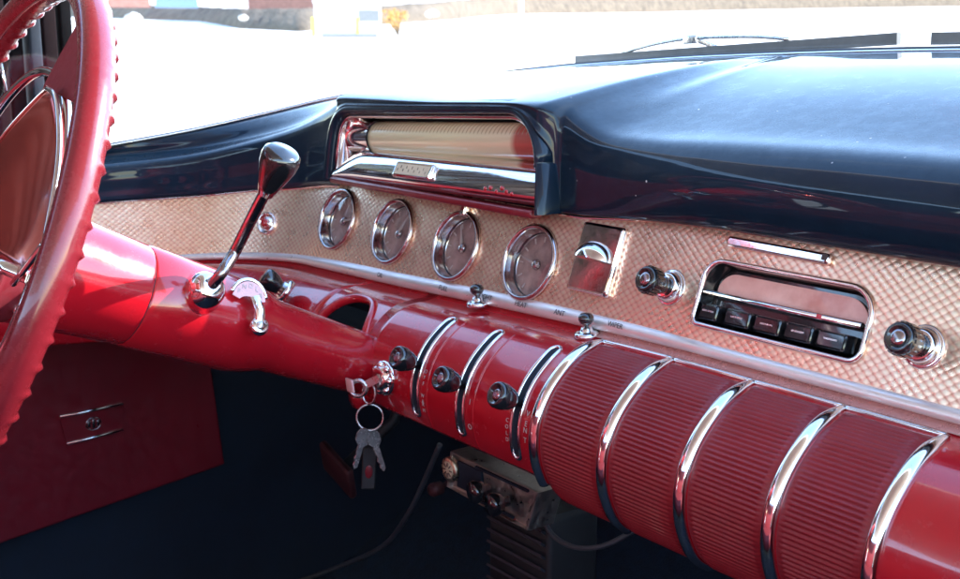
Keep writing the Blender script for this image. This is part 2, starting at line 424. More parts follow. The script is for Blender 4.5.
for i, x in enumerate(RIBS):
    d9 = min(d1+.002, dmax(x)); dd = [d0+.0010+(d9-d0-.001)*k/50 for k in range(51)]
    mb = MB(); ups = [(RPo(x, d, .01)-RPo(x, d, 0)).normalized() for d in dd]
    mb.tube([RPo(x, d, .0012) for d in dd], [.0057*min(1, .40+k/9) for k in range(51)], n=14, up=ups, flat=.72)
    if i < 4:
        pts = [RPo(x+(RIBS[i+1]-x)*k/12, d0+.0015, .0012) for k in range(13)]
        mb.tube(pts, .0021, n=8)
    mb.build('chrome_rib', M['chrome'], dash)
mb = MB(); gridn(mb, [[RPo(.455+.85*i/40, d_of_z(-.0466)*j/4, .0010) for j in range(5)] for i in range(41)]); mb.build('rose_band', M['band'], dash)
# --- temperature lever slots on the roll
SLOTS = [(.300, -.0545, -.134, -.091), (.370, -.0545, -.134, -.094), (.447, -.0545, -.134, -.091)]
for i, (x, za, zb_, zk) in enumerate(SLOTS):
    da, db = d_of_z(za), d_of_z(zb_); w = .0052
    loop = []
    for k in range(13): t = PI*k/12; loop.append((x+w*math.cos(t), da-w*math.sin(t)))
    for k in range(24): loop.append((x-w, da+(db-da)*(k+1)/24))
    for k in range(13): t = PI*k/12; loop.append((x-w*math.cos(t), db+w*math.sin(t)))
    for k in range(24): loop.append((x+w, db-(db-da)*(k+1)/24))
    sl = MB(); sl.tube([RPo(a, d, .001) for a, d in loop], .0017, True, 8, up=[(RPo(a, d, .01)-RPo(a, d, 0)).normalized() for a, d in loop])
    so = sl.build('slot_bezel', M['chrome'], dash)
    f = MB(); gridn(f, [[RPo(x+e, da-w*.6+(db-da+w*1.2)*j/30, .0007) for j in range(31)] for e in (-w, w)]); f.build('slot', M['under'], so)  # dark strip laid on the roll as the slot's shaded interior
    # raised bead to the right of the slot
    b = MB(); dd = [d_of_z(-.052)+(d_of_z(-.148)-d_of_z(-.052))*k/30 for k in range(31)]
    b.tube([RPo(x+.0175, d, -.0004) for d in dd], .0012, n=6); b.build('bead', M['red'], dash)
    # sliding lever knob
    dk = d_of_z(zk); p = RPo(x, dk, 0); nrm = (RPo(x, dk, .01)-p).normalized(); nrm = (nrm+Vector((-.10, -.15, .12))).normalized()
    kb = MB(); kb.lathe(p, nrm, [(0, .0035), (.006, .0040), (.009, .0075), (.014, .0100), (.020, .0115), (.026, .0112), (.0285, .0098), (.0285, .008), (.0262, .0066), (.0262, 0)], 24)
    ko = kb.build('slide_knob', M['black_gloss'], dash)
    c = MB(); c.lathe(p+nrm*.0264, nrm, [(0, .0052), (.0008, .0050), (.0012, .003), (.0012, 0)], 20); c.build('knob_insert', M['chrome_dark'], ko)
# --- small writing
def text(body, size, M4, mat, parent, extrude=.0002, name='lettering', align='CENTER', spacing=1.0):
    cu = bpy.data.curves.new(name, 'FONT'); cu.body = body; cu.size = size; cu.extrude = extrude; cu.align_x = align; cu.align_y = 'CENTER'; cu.space_character = spacing
    o = bpy.data.objects.new(name, cu); COL.objects.link(o)
    dg = bpy.context.evaluated_depsgraph_get(); me = bpy.data.meshes.new_from_object(o.evaluated_get(dg)); bpy.data.objects.remove(o)
    me.transform(M4); me.materials.clear(); me.materials.append(mat)
    o = bpy.data.objects.new(name, me); COL.objects.link(o); o.parent = parent; o.matrix_parent_inverse = Matrix.Translation(-Vector(parent.location)); return o
def basis(o, ex, ey, ez):
    m = Matrix.Identity(4)
    for i, a in enumerate((Vector(ex).normalized(), Vector(ey).normalized(), Vector(ez).normalized())):
        for r in range(3): m[r][i] = a[r]
    for r in range(3): m[r][3] = o[r]
    return m
def strip_text(body, s, size=.0068):
    zb = smooth_tab(ZB, s); w = .0045
    c = DP(s, (zb+w)*tt-.0037, zb+w); a = DP(s+.01, (zb+w)*tt, zb+w)-DP(s-.01, (zb+w)*tt, zb+w)
    ey = Vector((0, .33, .94)); ez = a.cross(ey).normalized()
    text(body, size, basis(c+ez*.0004, a, ey, ez), M['dark_mark'], dash, .0001)
strip_text('OIL', .118); strip_text('FUEL', .232); strip_text('LIGHT', .300); strip_text('HEAT', .352); strip_text('ANT', .405); strip_text('WIPER', .475, .0062)
def roll_text(chars, x, z0, dz, size=.0062):
    for k, ch in enumerate(chars):
        if ch == ' ': continue
        d = d_of_z(z0-dz*k); p = RPo(x, d, .0006); n = (RPo(x, d, .01)-RPo(x, d, 0)).normalized(); up = (RPo(x, d-.002, 0)-RPo(x, d+.002, 0)).normalized()
        text(ch, size, basis(p, n.cross(up)*-1, up, n), M['white_mark'], dash, .0001)
roll_text('OFF WARM', .3120, -.094, .0052, .0050); roll_text('I  O', .3830, -.104, .0080, .0070); roll_text('COLD', .4355, -.108, .0055, .0050); roll_text('VENT', .4595, -.096, .0075, .0066)
# --- upright chrome pointer between hood and third dial
mb = MB(); mb.box(FL(.232, .041, .004), (.0042, .0105, .0035), (1,0,0), EH, EN, bev=.0015); mb.build('dial_marker_pointer', M['chrome_warm'], dash)
# --- dials
def make_gauge():
    g = bpy.data.objects.new('gauge_tmp', None)
    parts = []
    # built at the origin of the fascia frame, moved by copies
    b = MB(); b.lathe((0,0,0), (0,0,1), [(-.0105, .0296), (-.0100, .0302), (.0012, .0313), (.0038, .0322), (.0052, .0335), (.0050, .0350), (.0030, .0364), (.0006, .0368), (.0002, .0315)], 48, cap=False)
    f = MB(); f.lathe((0,0,0), (0,0,1), [(-.0103, .0300), (-.0100, .022), (-.0085, .012), (-.0080, 0)], 48, cap=False)
    r = MB(); r.lathe((0,0,0), (0,0,1), [(-.0104, .0302), (-.0070, .0304), (-.0060, .0309), (-.0020, .0311)], 48, cap=False)
    n = MB(); n.tube([(-.004, -.003, -.0062), (.004, .003, -.0060), (.021, .015, -.0060)], [.0018, .0016, .0004], n=6)
    h = MB(); h.lathe((0, 0, 0), (0, 0, 1), [(-.0085, .0052), (-.0058, .0048), (-.0046, .003), (-.0044, 0)], 20)
    k = MB()
    for t in range(-60, 241, 30):
        a = math.radians(t); k.box((.0245*math.cos(a), .0245*math.sin(a), -.0098), (.0026, .0006, .0006), (math.cos(a), math.sin(a), 0), (-math.sin(a), math.cos(a), 0))
    gl = MB(); gl.lathe((0,0,0), (0,0,1), [(-.0030, .0300), (-.0022, .020), (-.0018, .010), (-.0016, 0)], 40, cap=False)
    return [('bezel', b, M['chrome_dark2']), ('dial_face', f, M['dial']), ('inner_ring', r, M['under']), ('needle', n, M['white_mark']), ('dial_hub', h, M['chrome_dark']), ('scale_ticks', k, M['white_mark']), ('dial_glass', gl, M['dial_glass'])]
M['chrome_dark2'] = metal('aged_chrome', (.62, .56, .55), .13)
GP = make_gauge(); meshes = {}
rot = basis(Vector((0,0,0)), (1,0,0), EH, EN)
proto = []
for nm, b, m in GP:
    o = b.build(nm, m); COL.objects.unlink(o); me = o.data; me.transform(rot); proto.append((nm, me)); bpy.data.objects.remove(o)
for i in range(4):
    holder = bpy.data.objects.new('gauge', proto[0][1]); COL.objects.link(holder); holder.location = FL(i*SPACE, 0)-Vector(dash.location); holder.parent = dash
    for nm, me in proto[1:]:
        o = bpy.data.objects.new(nm, me); COL.objects.link(o); o.parent = holder
        if nm == 'needle': o.rotation_mode = 'AXIS_ANGLE'; o.rotation_axis_angle = (i*.9-.4, *EN)
# --- ignition light bezel far left (small round)
def fpt(s, z, off=0): return DP(s, z*tt-off, z)
X_, Y_, A_ = plan(-.135); nl = Vector((math.sin(A_), -math.cos(A_), .33)).normalized()
mb = MB(); mb.lathe(fpt(-.135, -.018), nl, [(-.002, .0145), (.003, .0140), (.0045, .0125), (.003, .011), (.001, .0095), (.001, .0085), (.004, .0078), (.0055, .0045), (.0055, 0)], 28)
mb.build('wiper_switch_bezel', M['chrome_warm'], dash)
mb = MB(); mb.lathe(fpt(-.135, -.018)+nl*.0054, nl, [(0, .0052), (.002, .005), (.003, .003), (.003, 0)], 20); mb.build('switch_button', M['red'], dash)
# --- square chrome plate with half-round pull
pl_ = MB(); pl_.box(FL(.4315, .0155, .002), (.0262, .0310, .0042), (1,0,0), EH, EN, bev=.003)
po = pl_.build('lighter_plate', M['chrome_warm'], dash)
q = MB()
R = []
for i in range(13):
    t = PI/2*i/12; row = []
    for k in range(25):
        a = PI*k/24; r = .0215*math.cos(t)
        row.append(FL(.4305+r*math.cos(a), .0140+r*math.sin(a)*.75, .0060+.0135*math.sin(t)))
    R.append(row)
q.grid(R, True); q.add([FL(.4305+.0215*math.cos(PI*k/24*1), .0140, .0060+0.0135*math.sin(PI*k/24)) for k in range(25)], [tuple(range(25))], False)
q.build('half_round_pull', M['chrome'], po)
# --- chrome ashtray pull bar above the radio
a, b = FL(.569, .0490, .003), FL(.662, .0500, .003)
mb = MB(); mb.box((a+b)/2, (.0475, .0042, .0030), (1,0,-.012), EH, EN, bev=.002); ob = mb.build('pull_bar', M['chrome_warm'], dash)
mb = MB(); mb.box(FL(.660, .0499, .0064), (.002, .0022, .0006), (1,0,0), EH, EN); mb.build('pull_bar_notch', M['dark_mark'], ob)
# --- radio
rad = MB(); L = radio_loop(off=.0005); rad.tube([FL(x, h, .0014) for x, h in L], .0023, True, 8, up=EN); ro = rad.build('radio', M['chrome_warm'], dash)
L1 = radio_loop(); L2 = radio_loop(off=-.004)
mb = MB(); mb.grid([[FL(x, h, 0) for x, h in L1], [FL(x, h, -.011) for x, h in L2]], True, False, True); mb.build('radio_recess', M['black_gloss'], ro)
mb = MB(); mb.add([FL(x, h, -.0115) for x, h in radio_loop(off=-.001)], [tuple(range(36))], False); mb.build('radio_back', M['black_gloss'], ro)
Ld = [(max(.5605, min(.6985, x)), max(.0100, h)) for x, h in radio_loop(off=-.0065) if h > .006]
mb = MB(); mb.poly([FL(x, h, -.0108) for x, h in Ld], .0016, EN); mb.build('tuning_dial', M['radio_dial'], ro)
mb = MB(); mb.tube([FL(.5555, .0078, -.001), FL(.70, .0078, -.001)], .0026, n=10); mb.build('chrome_bar', M['chrome'], ro)
mb = MB(); mb.box(FL(.6655, .0078, .0012), (.002, .0016, .0008), (1,0,0), EH, EN); mb.build('dial_pointer', M['red'], ro)
for k in range(5):
    x = .5665+k*.0285
    mb = MB(); mb.box(FL(x, -.0068, -.0040), (.0134 if k else .0100, .0070, .0065), (1,0,0), EH, EN, bev=.002, taper=.92); bo = mb.build('push_button', M['black_gloss'], ro)
    mb = MB(); mb.box(FL(x, -.0062, .0027), (.0055, .0006, .0003), (1,0,0), EH, EN); mb.build('button_mark', M['steel'], bo)
# --- the two radio knobs on fluted collars
for (x, h, k) in ((.5215, .0055, 1.0), (.7500, .0030, 1.0)):
    p = FL(x, h)
    mb = MB(); mb.lathe(p, EN, [(0, .0152), (.0018, .0150), (.0026, .0138), (.0022, .0128), (.0035, .0122), (.0085, .0112), (.0095, .0095), (.0095, .006)], 40); kn = mb.build('control_knob', M['chrome'], dash)
    mb = MB(); mb.lathe(p+EN*.0090, EN, [(0, .0070), (.004, .0072), (.008, .0065), (.0100, .0085), (.0125, .0105), (.0200, .0110), (.0235, .0104), (.0250, .0090), (.0248, .0075), (.0235, .0065), (.0235, 0)], 32); kc = mb.build('knob_cap', M['black_gloss'], kn)
    mb = MB(); mb.lathe(p+EN*.0326, EN, [(0, .0060), (.0010, .0052), (.0016, .003), (.0016, 0)], 24); mb.build('knob_insert', M['chrome_dark'], kc)
    mb = MB()
    for t in range(18):
        an = 2*PI*t/18; mb.box(p+EN*.0255+Vector((1,0,0))*(.0110*math.cos(an))+EH*(.0110*math.sin(an)), (.0006, .0012, .0045), Vector((1,0,0))*math.cos(an)+EH*math.sin(an), Vector((1,0,0))*-math.sin(an)+EH*math.cos(an), EN)
    mb.build('knob_flutes', M['black_gloss'], kc)
# --- two toggle buttons on the ledge
for (x, y) in ((478, 304), (587, 335)):
    p = atZ(x, y, -.044); d = Vector((0, -.10, 1)).normalized()
    mb = MB(); mb.lathe(p-d*.0015, d, [(0, .0110), (.0030, .0108), (.0042, .0085), (.0046, .0060), (.0060, .0052), (.0080, .0045), (.0080, 0)], 28); to = mb.build('toggle_switch', M['chrome'], dash)
    mb = MB(); mb.lathe(p+d*.0055, d, [(0, .0022), (.003, .0024), (.0045, .0050), (.0075, .0068), (.0105, .0066), (.0130, .0045), (.0138, 0)], 20); mb.build('toggle_ball', M['black_gloss'], to)
# --- light switch: dark knob in chrome collar on the left ledge
c0 = atZ(284, 292, -.066); d = (Vector((-.30, -.62, .60))).normalized()
mb = MB(); mb.lathe(c0, d, [(-.004, .0150), (.0015, .0150), (.003, .013), (.0025, .0105), (.006, .0095)], 30); lo = mb.build('light_switch', M['chrome'], dash)
mb = MB(); mb.lathe(c0+d*.002, d, [(0, .0085), (.006, .0080), (.010, .0100), (.018, .0118), (.024, .0112), (.0265, .009), (.0265, 0)], 28); mb.build('switch_knob', M['black_gloss'], lo)
# --- ignition lock
ik = RPo(.250, d_of_z(-.112), 0); inn = (RPo(.250, d_of_z(-.112), .01)-ik).normalized()
mb = MB(); mb.lathe(ik, inn, [(-.001, .0170), (.003, .0168), (.0045, .0150), (.0040, .0125), (.0085, .0115), (.0100, .0095), (.0095, .0050), (.0095, 0)], 32)
iu = Vector((1,0,0)); iw = inn.cross(iu)
for t in range(7):
    an = 2*PI*t/7; mb.ball(ik+inn*.0045+iu*(.0128*math.cos(an))+iw*(.0128*math.sin(an)), .0040, 10)
igo = mb.build('ignition_lock', M['chrome_warm'], dash)
mb = MB(); mb.box(ik+inn*.0098, (.0006, .0035, .0006), iu, iw, inn); mb.build('keyhole', M['under'], igo)
# small red pull knob under the roll by the column
pk = atX(356, 396, .19)
mb = MB(); mb.lathe(pk+Vector((0, .03, 0)), (0, -1, -.1), [(0, .004), (.018, .004), (.02, .010), (.028, .0125), (.033, .010), (.035, 0)], 24); mb.build('vent_pull_knob', M['red'], dash)
# ------------------------------------------------------------------ dash top (black enamel hood)
BASE = [(-.50, (-.315, -.36, .056)), (-.40, (-.305, -.24, .062)), (-.33, (-.285, -.155, .073)), (-.25, (-.255, -.06, .089)), (-.18, (-.215, .02, .108)), (-.10, (-.155, .105, .131)), (-.02, (-.045, .205, .153)),
        (.06, (.06, .268, .168)), (.15, (.16, .292, .176)), (.3, (.30, .30, .184)), (.58, (.58, .302, .192)), (1.0, (1.0, .30, .192)), (1.3, (1.3, .26, .18))]
def base_pt(s): return Vector([smooth_tab([(a, b[i]) for a, b in BASE], s) for i in range(3)])
ZS = [(-.5, .046), (-.36, .054), (-.25, .064), (-.17, .082), (-.10, .103), (-.045, .126), (-.01, .139), (.03, .141), (.18, .142), (.36, .146), (.385, .137), (.42, .126), (.47, .124), (.55, .127), (.7, .130), (1.3, .130)]
NO = [(-.5, .008), (-.25, .008), (-.1, .006), (-.03, .006), (.375, .008), (.42, .012), (.47, .019), (.54, .027), (.65, .032), (1.3, .034)]
def lip_z(s):
    z = smooth_tab(ZT, s)+.0005+.0095*max(0, min(1, (smooth_tab(NO, s)-.004)/.026))*(1 if s > .3 else 0)
    x0, x1 = .003-.010, .3575+.013
    if x0 < s < x1:
        zt = .1215+(s-.003)/.3545*.0125+.0105
        if s < x0+.040: zt = zt-.040+math.sqrt(max(0, .040**2-(.040-(s-x0))**2))
        if s > x1-.056: zt = zt-.056+math.sqrt(max(0, .056**2-(.056-(x1-s))**2))
        z = max(z, zt-.003)
    return z
def podw(s): return max(0, min(1, (s+.010)/.02, (.376-s)/.02))
def hood_row(s):
    zt = lip_z(s); zs = smooth_tab(ZS, s); no = smooth_tab(NO, s); B = base_pt(s)
    yt = ZTF(s)*tt
    k_ = podw(s); k_ = k_*k_*(3-2*k_); yt *= 1-k_; no = no+(.004-no)*k_; zs = max(zs, zt+.006)
    P = [DP(s, yt+.012, zt), DP(s, yt-.0035, zt), DP(s, yt-no*.55-.004, zt+.0015), DP(s, yt-no, zt+(zs-zt)*.30), DP(s, yt-no*.98, zt+(zs-zt)*.62), DP(s, yt-no*.45, zt+(zs-zt)*.90)]
    S = DP(s, yt+.022, zs+(.004))
    P.append(S)
    for f in (.3, .6, .85):
        q = S.lerp(B, f); q.z += .010*math.sin(PI*f)*(1 if s > .4 else .5); P.append(q)
    P.append(B); P.append(B+Vector((0, .02, -.006)))
    return catmull(P, 6)
mb = MB()
ssn = sorted(set([round(-.5+.0125*i, 4) for i in range(145)]+[round(-.016+.002*i, 4) for i in range(24)]+[round(.315+.002*i, 4) for i in range(36)]))
ssn = [s for s in ssn if s <= 1.3]
G = [hood_row(s) for s in ssn]
mb.grid(G, True)
mb.build('dash_top', M['black'], dash)
# thin bright bead between hood and fascia
mb = MB()
for s0, s1 in ((-.5, -.02), (.366, 1.3)):
    mb.tube([DP(s0+(s1-s0)*k/60, ZTF(s0+(s1-s0)*k/60)*tt-.001, ZTF(s0+(s1-s0)*k/60)-.0015) for k in range(61)], .0017, n=8)
mb.build('hood_bead', M['chrome_warm'], dash)
# --- instrument pod housing swept round the opening
PX0, PX1, PZ0 = .003, .3575, .0475; PYF = -.008
def pod_top(x): return .1215+(x-PX0)/(PX1-PX0)*.0125
def pod_path(inset=0.0, n=12, rl=.030, rr=.046):
    x0, x1 = PX0+inset, PX1-inset; P = []
    zt0, zt1 = pod_top(x0)-inset, pod_top(x1)-inset
    rl = max(.004, rl-inset); rr = max(.004, rr-inset)
    P.append((x0-.003, PZ0)); P.append((x0-.0015, (PZ0+zt0)/2))
    for k in range(n+1):
        t = PI-PI/2*k/n; P.append((x0+rl+rl*math.cos(t), zt0-rl+rl*math.sin(t)))
    for k in range(1, 10):
        f = k/10; P.append((x0+rl+(x1-rr-x0-rl)*f, zt0+(zt1-zt0)*f))
    for k in range(n+1):
        t = PI/2-PI/2*k/n; P.append((x1-rr+rr*math.cos(t), zt1-rr+rr*1.0*math.sin(t)))
    P.append((x1+.002, (PZ0+zt1)/2)); P.append((x1+.006, PZ0))
    return P
def norms(P):
    N = []
    for i in range(len(P)):
        a = P[max(i-1, 0)]; b = P[min(i+1, len(P)-1)]; dx, dz = b[0]-a[0], b[1]-a[1]; l = math.hypot(dx, dz); N.append((-dz/l, dx/l))
    return N
PP = pod_path(); NN = norms(PP)
def pod_pt(i, t, y):
    # front plane leans back with height
    x = PP[i][0]+NN[i][0]*t; z = PP[i][1]+NN[i][1]*t; return Vector((x, PYF+y+(z-.05)*.10, z))
SEC = [(0, .060), (0, .010), (0, .002), (.0008, -.0025), (.0030, -.0055), (.0060, -.0065), (.0095, -.0050), (.0125, -.0010), (.0145, .0060), (.0150, .014), (.0150, .05)]
G = []
for i in range(len(PP)):
    wd = 1.0 - .18*max(0, min(1, (PP[i][0]-.30)/.05))
    G.append([pod_pt(i, t*wd, y) for t, y in SEC])
mb = MB(); mb.grid(G, True); mb.build('instrument_hood', M['black'], dash)
# bezel just inside
mb = MB(); mb.tube([pod_pt(i, -.0022, .0045) for i in range(len(PP))], .0026, n=8); bz = mb.build('pod_bezel', M['chrome_warm'], dash)
mb = MB()
mb.grid([[pod_pt(i, -.0022, .0045), pod_pt(i, -.005, .012), pod_pt(i, -.0055, .045)] for i in range(len(PP))], True); mb.build('pod_liner', M['chrome_warm'], dash)
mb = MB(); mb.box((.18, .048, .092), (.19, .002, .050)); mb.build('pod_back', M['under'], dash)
# drum speedometer
dc = Vector((0, .026, .104)); rad_ = .0195
def drum(mb, xa, xb, r, n=40, zc=0):
    G = []; U = []
    for k in range(n):
        t = 2*PI*k/n; row = []; ur = []
        for x, rr_ in ((xa, r), (xb, r)):
            z = .1015+.0095*(x-.18)/.18*.9
            row.append(Vector((x, dc.y+rr_*math.cos(t), z+rr_*math.sin(t)))); ur.append(((x-xa)/(xb-xa), k/n))
        G.append(row); U.append(ur)
    mb.grid(list(reversed(G)), True, True, False, list(reversed(U)))
mb = MB(); drum(mb, .052, .350, rad_*.93); mb.build('speedometer_drum', M['drum'], dash)
mb = MB(); drum(mb, .008, .050, rad_); drum(mb, .0475, .0525, rad_*1.03); mb.build('drum_end_cap', M['chrome_warm'], dash)
mb = MB(); drum(mb, .0525, .0550, rad_*1.0); mb.build('drum_collar', M['under'], dash)
# chrome sill below the drum
def sill(x, f):
    prof_ = [(.034, .088), (.018, .0875), (.005, .0835), (-.004, .0750), (-.0090, .0650), (-.0095, .0570), (-.0050, .0515)]
    P = catmull([(a, b, 0) for a, b in prof_], 5); p = P[min(int(f*(len(P)-1)), len(P)-1)]
    z = p.y+(x-.18)*.018; y = p.x
    e = min(1, (x-.004)/.05) if x < .054 else 1
    e = max(0, e); z = z-(1-e)**2*.018*max(0, (z-.05)/.03)
    return Vector((x, y, z))
mb = MB(); mb.grid([[sill(.004+.358*i/50, j/30) for j in range(31)] for i in range(51)][::-1], True); mb.build('pod_sill', M['chrome'], dash)
mb = MB(); mb.box((.1805, -.0045, .0470), (.1785, .0075, .0036), bev=.002); mb.build('pod_foot_rail', M['red_dull2'] if 'red_dull2' in M else M['red_dull'], dash)
# clock window in the sill
cn = Vector((0, -.88, .47)); cu_ = Vector((0, .47, .88)); cc_ = Vector((.168, -.0084, .0702))
mb = MB(); mb.box(cc_, (.034, .0088, .0030), (1,0,.02), cu_, cn, bev=.0025); ck = mb.build('clock_frame', M['chrome'], dash)
mb = MB(); mb.box(cc_+cn*.0030, (.0295, .0058, .0004), (1,0,.02), cu_, cn); cf = mb.build('clock_face', M['cream'], ck)
mb = MB()
for k in range(11): mb.box(cc_+cn*.0035+Vector((-.025+.005*k, 0, 0))+cu_*(.002 if k % 2 else -.0015), (.0004, .0014, .0002), (1,0,0), cu_, cn)
mb.build('clock_marks', M['dark_mark'], ck)
for k, (x, z) in enumerate([(.289, .0640), (.297, .0655), (.306, .0625), (.314, .0668), (.321, .0640), (.329, .0628)]):
    y = -.0096
    mb = MB(); mb.ball((x, y-.0004, z), .0022, 10, (1, .5, 1)); mb.build('emblem_stud', M['red'], dash)
# ------------------------------------------------------------------ steering wheel and column
XC, CT, HY, HZ, WR, TW = .1807, .4055, -.4477, .0398, .2238, -.0409
WU = Vector((math.cos(TW), math.sin(TW), 0)); WN = Vector((math.sin(TW)*math.cos(CT), -math.cos(TW)*math.cos(CT), math.sin(CT))); WW = WN.cross(WU)
if WW.z < 0: WW = -WW
HUB = Vector((XC, HY, HZ))
def W(x, w, n=0.0): return HUB+WU*x+WW*w+WN*n
def WA(deg, r, n=0.0): a = math.radians(deg); return W(r*math.cos(a), r*math.sin(a), n)
wheel = empty('steering_wheel', HUB, 'red plastic steering wheel with finger bumps, wedge spokes and chrome horn ring', 'steering wheel')
mb = MB(); G = []
for i in range(720):
    a = 2*PI*i/720; row = []
    for k in range(18):
        t = 2*PI*k/18
        bumpn = 0
        back = -math.sin(t)                     # +1 on the dash side
        ph = (math.degrees(a)/5.0) % 1
        if back > .35: bumpn = .0031*max(0, (back-.35)/.65)*max(0, math.cos((ph-.5)*2*PI))**3
        r = .0122; rr_ = WR+(r*math.cos(t)); nn = (r*1.08+bumpn)*math.sin(t)
        row.append(W(rr_*math.cos(a), rr_*math.sin(a), nn))
    G.append(row)
mb.grid(G, True, True, True); rim = mb.build('rim', M['wheel_red'], wheel)
mb = MB(); mb.tube([WA(2*i, WR-.0118, .0038) for i in range(180)], .0009, True, 6); mb.build('rim_bead', M['chrome_warm'], rim)
# spokes: three broad wedges, slightly dished
def spoke(a0, a1, r_in, r_out, at):
    mb = MB(); G = []
    for j in range(9):
        f = j/8; r = r_in+(r_out-r_in)*f; half = (a0+(a1-a0)*f)
        row = [WA(at-half, r, .004-.026*(1-f)**2-.000), WA(at, r, .009-.024*(1-f)**2), WA(at+half, r, .004-.026*(1-f)**2)]
        G.append(row)
    mb.grid(G, True); return mb
def onW(x, y, n):
    r_ = ray(x, y); t_ = (n-(CAM-HUB).dot(WN))/r_.dot(WN); P_ = CAM+r_*t_-HUB; return P_.dot(WU), P_.dot(WW)
wedge = [onW(43, 86, -.006), onW(60, 54, -.006), onW(80, 18, -.006), onW(86, 60, -.006), onW(78, 106, -.006)]
panel = [onW(48, 89, .003), onW(57, 98, .003), onW(61, 130, .003), onW(59, 175, .003), onW(47, 243, .003)]
for sx in (1, -1):
    mb = MB(); mb.poly([W(sx*x, sx*w, -.006) for x, w in wedge], .005, WN*-1); mb.build('spoke', M['spoke_red'], wheel, bev=.001)
    # broad polished blade from the hub towards the ring, gently hollow
    G = []
    tipline = catmull([(x, w, 0) for x, w in panel], 5); tipline = tipline+[Vector((tipline[-1].x*(1-k*.06), tipline[-1].y-.012*k, 0)) for k in (1, 2, 3)]
    for q_ in tipline:
        ang = math.atan2(q_.y, q_.x); row = []
        for j in range(12):
            f = j/11; row.append(W(sx*((.050*math.cos(ang*1.0+.25))*(1-f)+q_.x*f), sx*((.050*math.sin(ang+.25))*(1-f)+q_.y*f), .004+.012*(1-f)**2-.010*math.sin(PI*f)*math.cos(2.2*ang)))
        G.append(row)
    mb = MB(); mb.grid(G, True); bl = mb.build('hub_blade', M['hub_red'], wheel, solid=.002)
    mb = MB(); mb.tube([r_[-1]+WN*.0005 for r_ in G], .0022, n=8); mb.build('blade_edge', M['chrome'], bl)
    mb = MB(); mb.tube([G[0][k]+WN*.0005 for k in range(12)], .0012, n=8); mb.build('blade_edge', M['chrome_warm'], bl)
mb = MB(); mb.poly([W(x, w, -.006) for x, w in ((-.035, -.06), (.035, -.06), (.012, -.215), (-.012, -.215))], .005, WN*-1); mb.build('spoke', M['spoke_red'], wheel, bev=.001)
mb = MB(); mb.lathe(HUB, WN, [(-.050, .048), (-.034, .056), (-.020, .064), (-.012, .080), (-.010, .086), (-.007, .084), (-.004, .070), (.004, .058)], 72, cap=False)
mb.build('hub_dish', M['spoke_red'], wheel)
mb = MB(); mb.tube([WA(3*i, .153, -.011) for i in range(120)], .0042, True, 10); hr = mb.build('horn_ring', M['chrome'], wheel)
for a in (0, 180):
    mb = MB(); mb.tube([WA(a, .152, -.009), WA(a, .11, .002), WA(a, .062, .012)], [.0045, .0055, .007], n=10)
    mb.build('horn_ring_arm', M['chrome'], hr)
mb = MB(); mb.lathe(HUB, WN, [(-.004, .062), (.010, .0625), (.018, .060), (.022, .054), (.020, .050)], 48, cap=False); mb.build('hub_bezel', M['chrome'], wheel)
mb = MB(); mb.lathe(HUB, WN, [(.020, .051), (.028, .044), (.033, .028), (.035, 0)], 48, cap=False); mb.build('horn_button', M['wheel_red'], wheel)
# column
AX = -WN
col = empty('steering_column', HUB+AX*.42, 'glossy red steering column running from the wheel into the dashboard arch', 'steering column')
def CP(t, r, a): return HUB+AX*t+WU*(r*math.cos(a))+WW*(r*math.sin(a))
def shroud(sections, name, mat, parent, n=48):
    mb = MB(); mb.grid([[CP(t, r, 2*PI*k/n) for k in range(n)] for t, r in sections], True, False, True); return mb.build(name, mat, parent)
shroud([(.028, .040), (.030, .0495), (.034, .0520), (.06, .0512), (.10, .0480), (.138, .0458), (.1405, .0450)], 'upper_shroud', M['red'], col)
shroud([(.1385, .0442), (.1435, .0442)], 'shroud_seam', M['under'], col)
shroud([(.1415, .0445), (.143, .0458), (.18, .0450), (.22, .0440), (.245, .0430), (.262, .0395), (.275, .0350), (.30, .0335), (.36, .0318), (.42, .0300), (.50, .029)], 'lower_shroud', M['red'], col)
mb = MB(); mb.lathe(HUB, AX, [(.020, .060), (.026, .0605), (.032, .057), (.034, .051)], 48, cap=False); mb.build('chrome_collar', M['chrome'], col)
for a_ in (-22, -40):
    p = CP(.040, .054, math.radians(a_)); mb = MB(); mb.ball(p, .0035, 10); mb.build('collar_screw', M['chrome'], col)
def rcol(t): return lerp_tab([(.14, .045), (.18, .0450), (.22, .0440), (.245, .0430), (.262, .0395), (.275, .0350), (.30, .0335), (.42, .030)], t)
def colhit(x, y):
    best = None
    for i in range(120):
        t_ = .10+.30*i/119
        for k in range(120):
            a_ = -PI/2+PI*1.1*k/119; P_ = CP(t_, rcol(t_), a_); nn_ = WU*math.cos(a_)+WW*math.sin(a_); v = P_-CAM
            if nn_.dot(-v) < 0: continue
            z_ = v.dot(FWD); e_ = abs(480+FPX*v.dot(RGT)/z_-x)+abs(290-FPX*v.dot(UPV)/z_-y)
            if best is None or e_ < best[0]: best = (e_, P_, nn_, t_, a_)
    return best
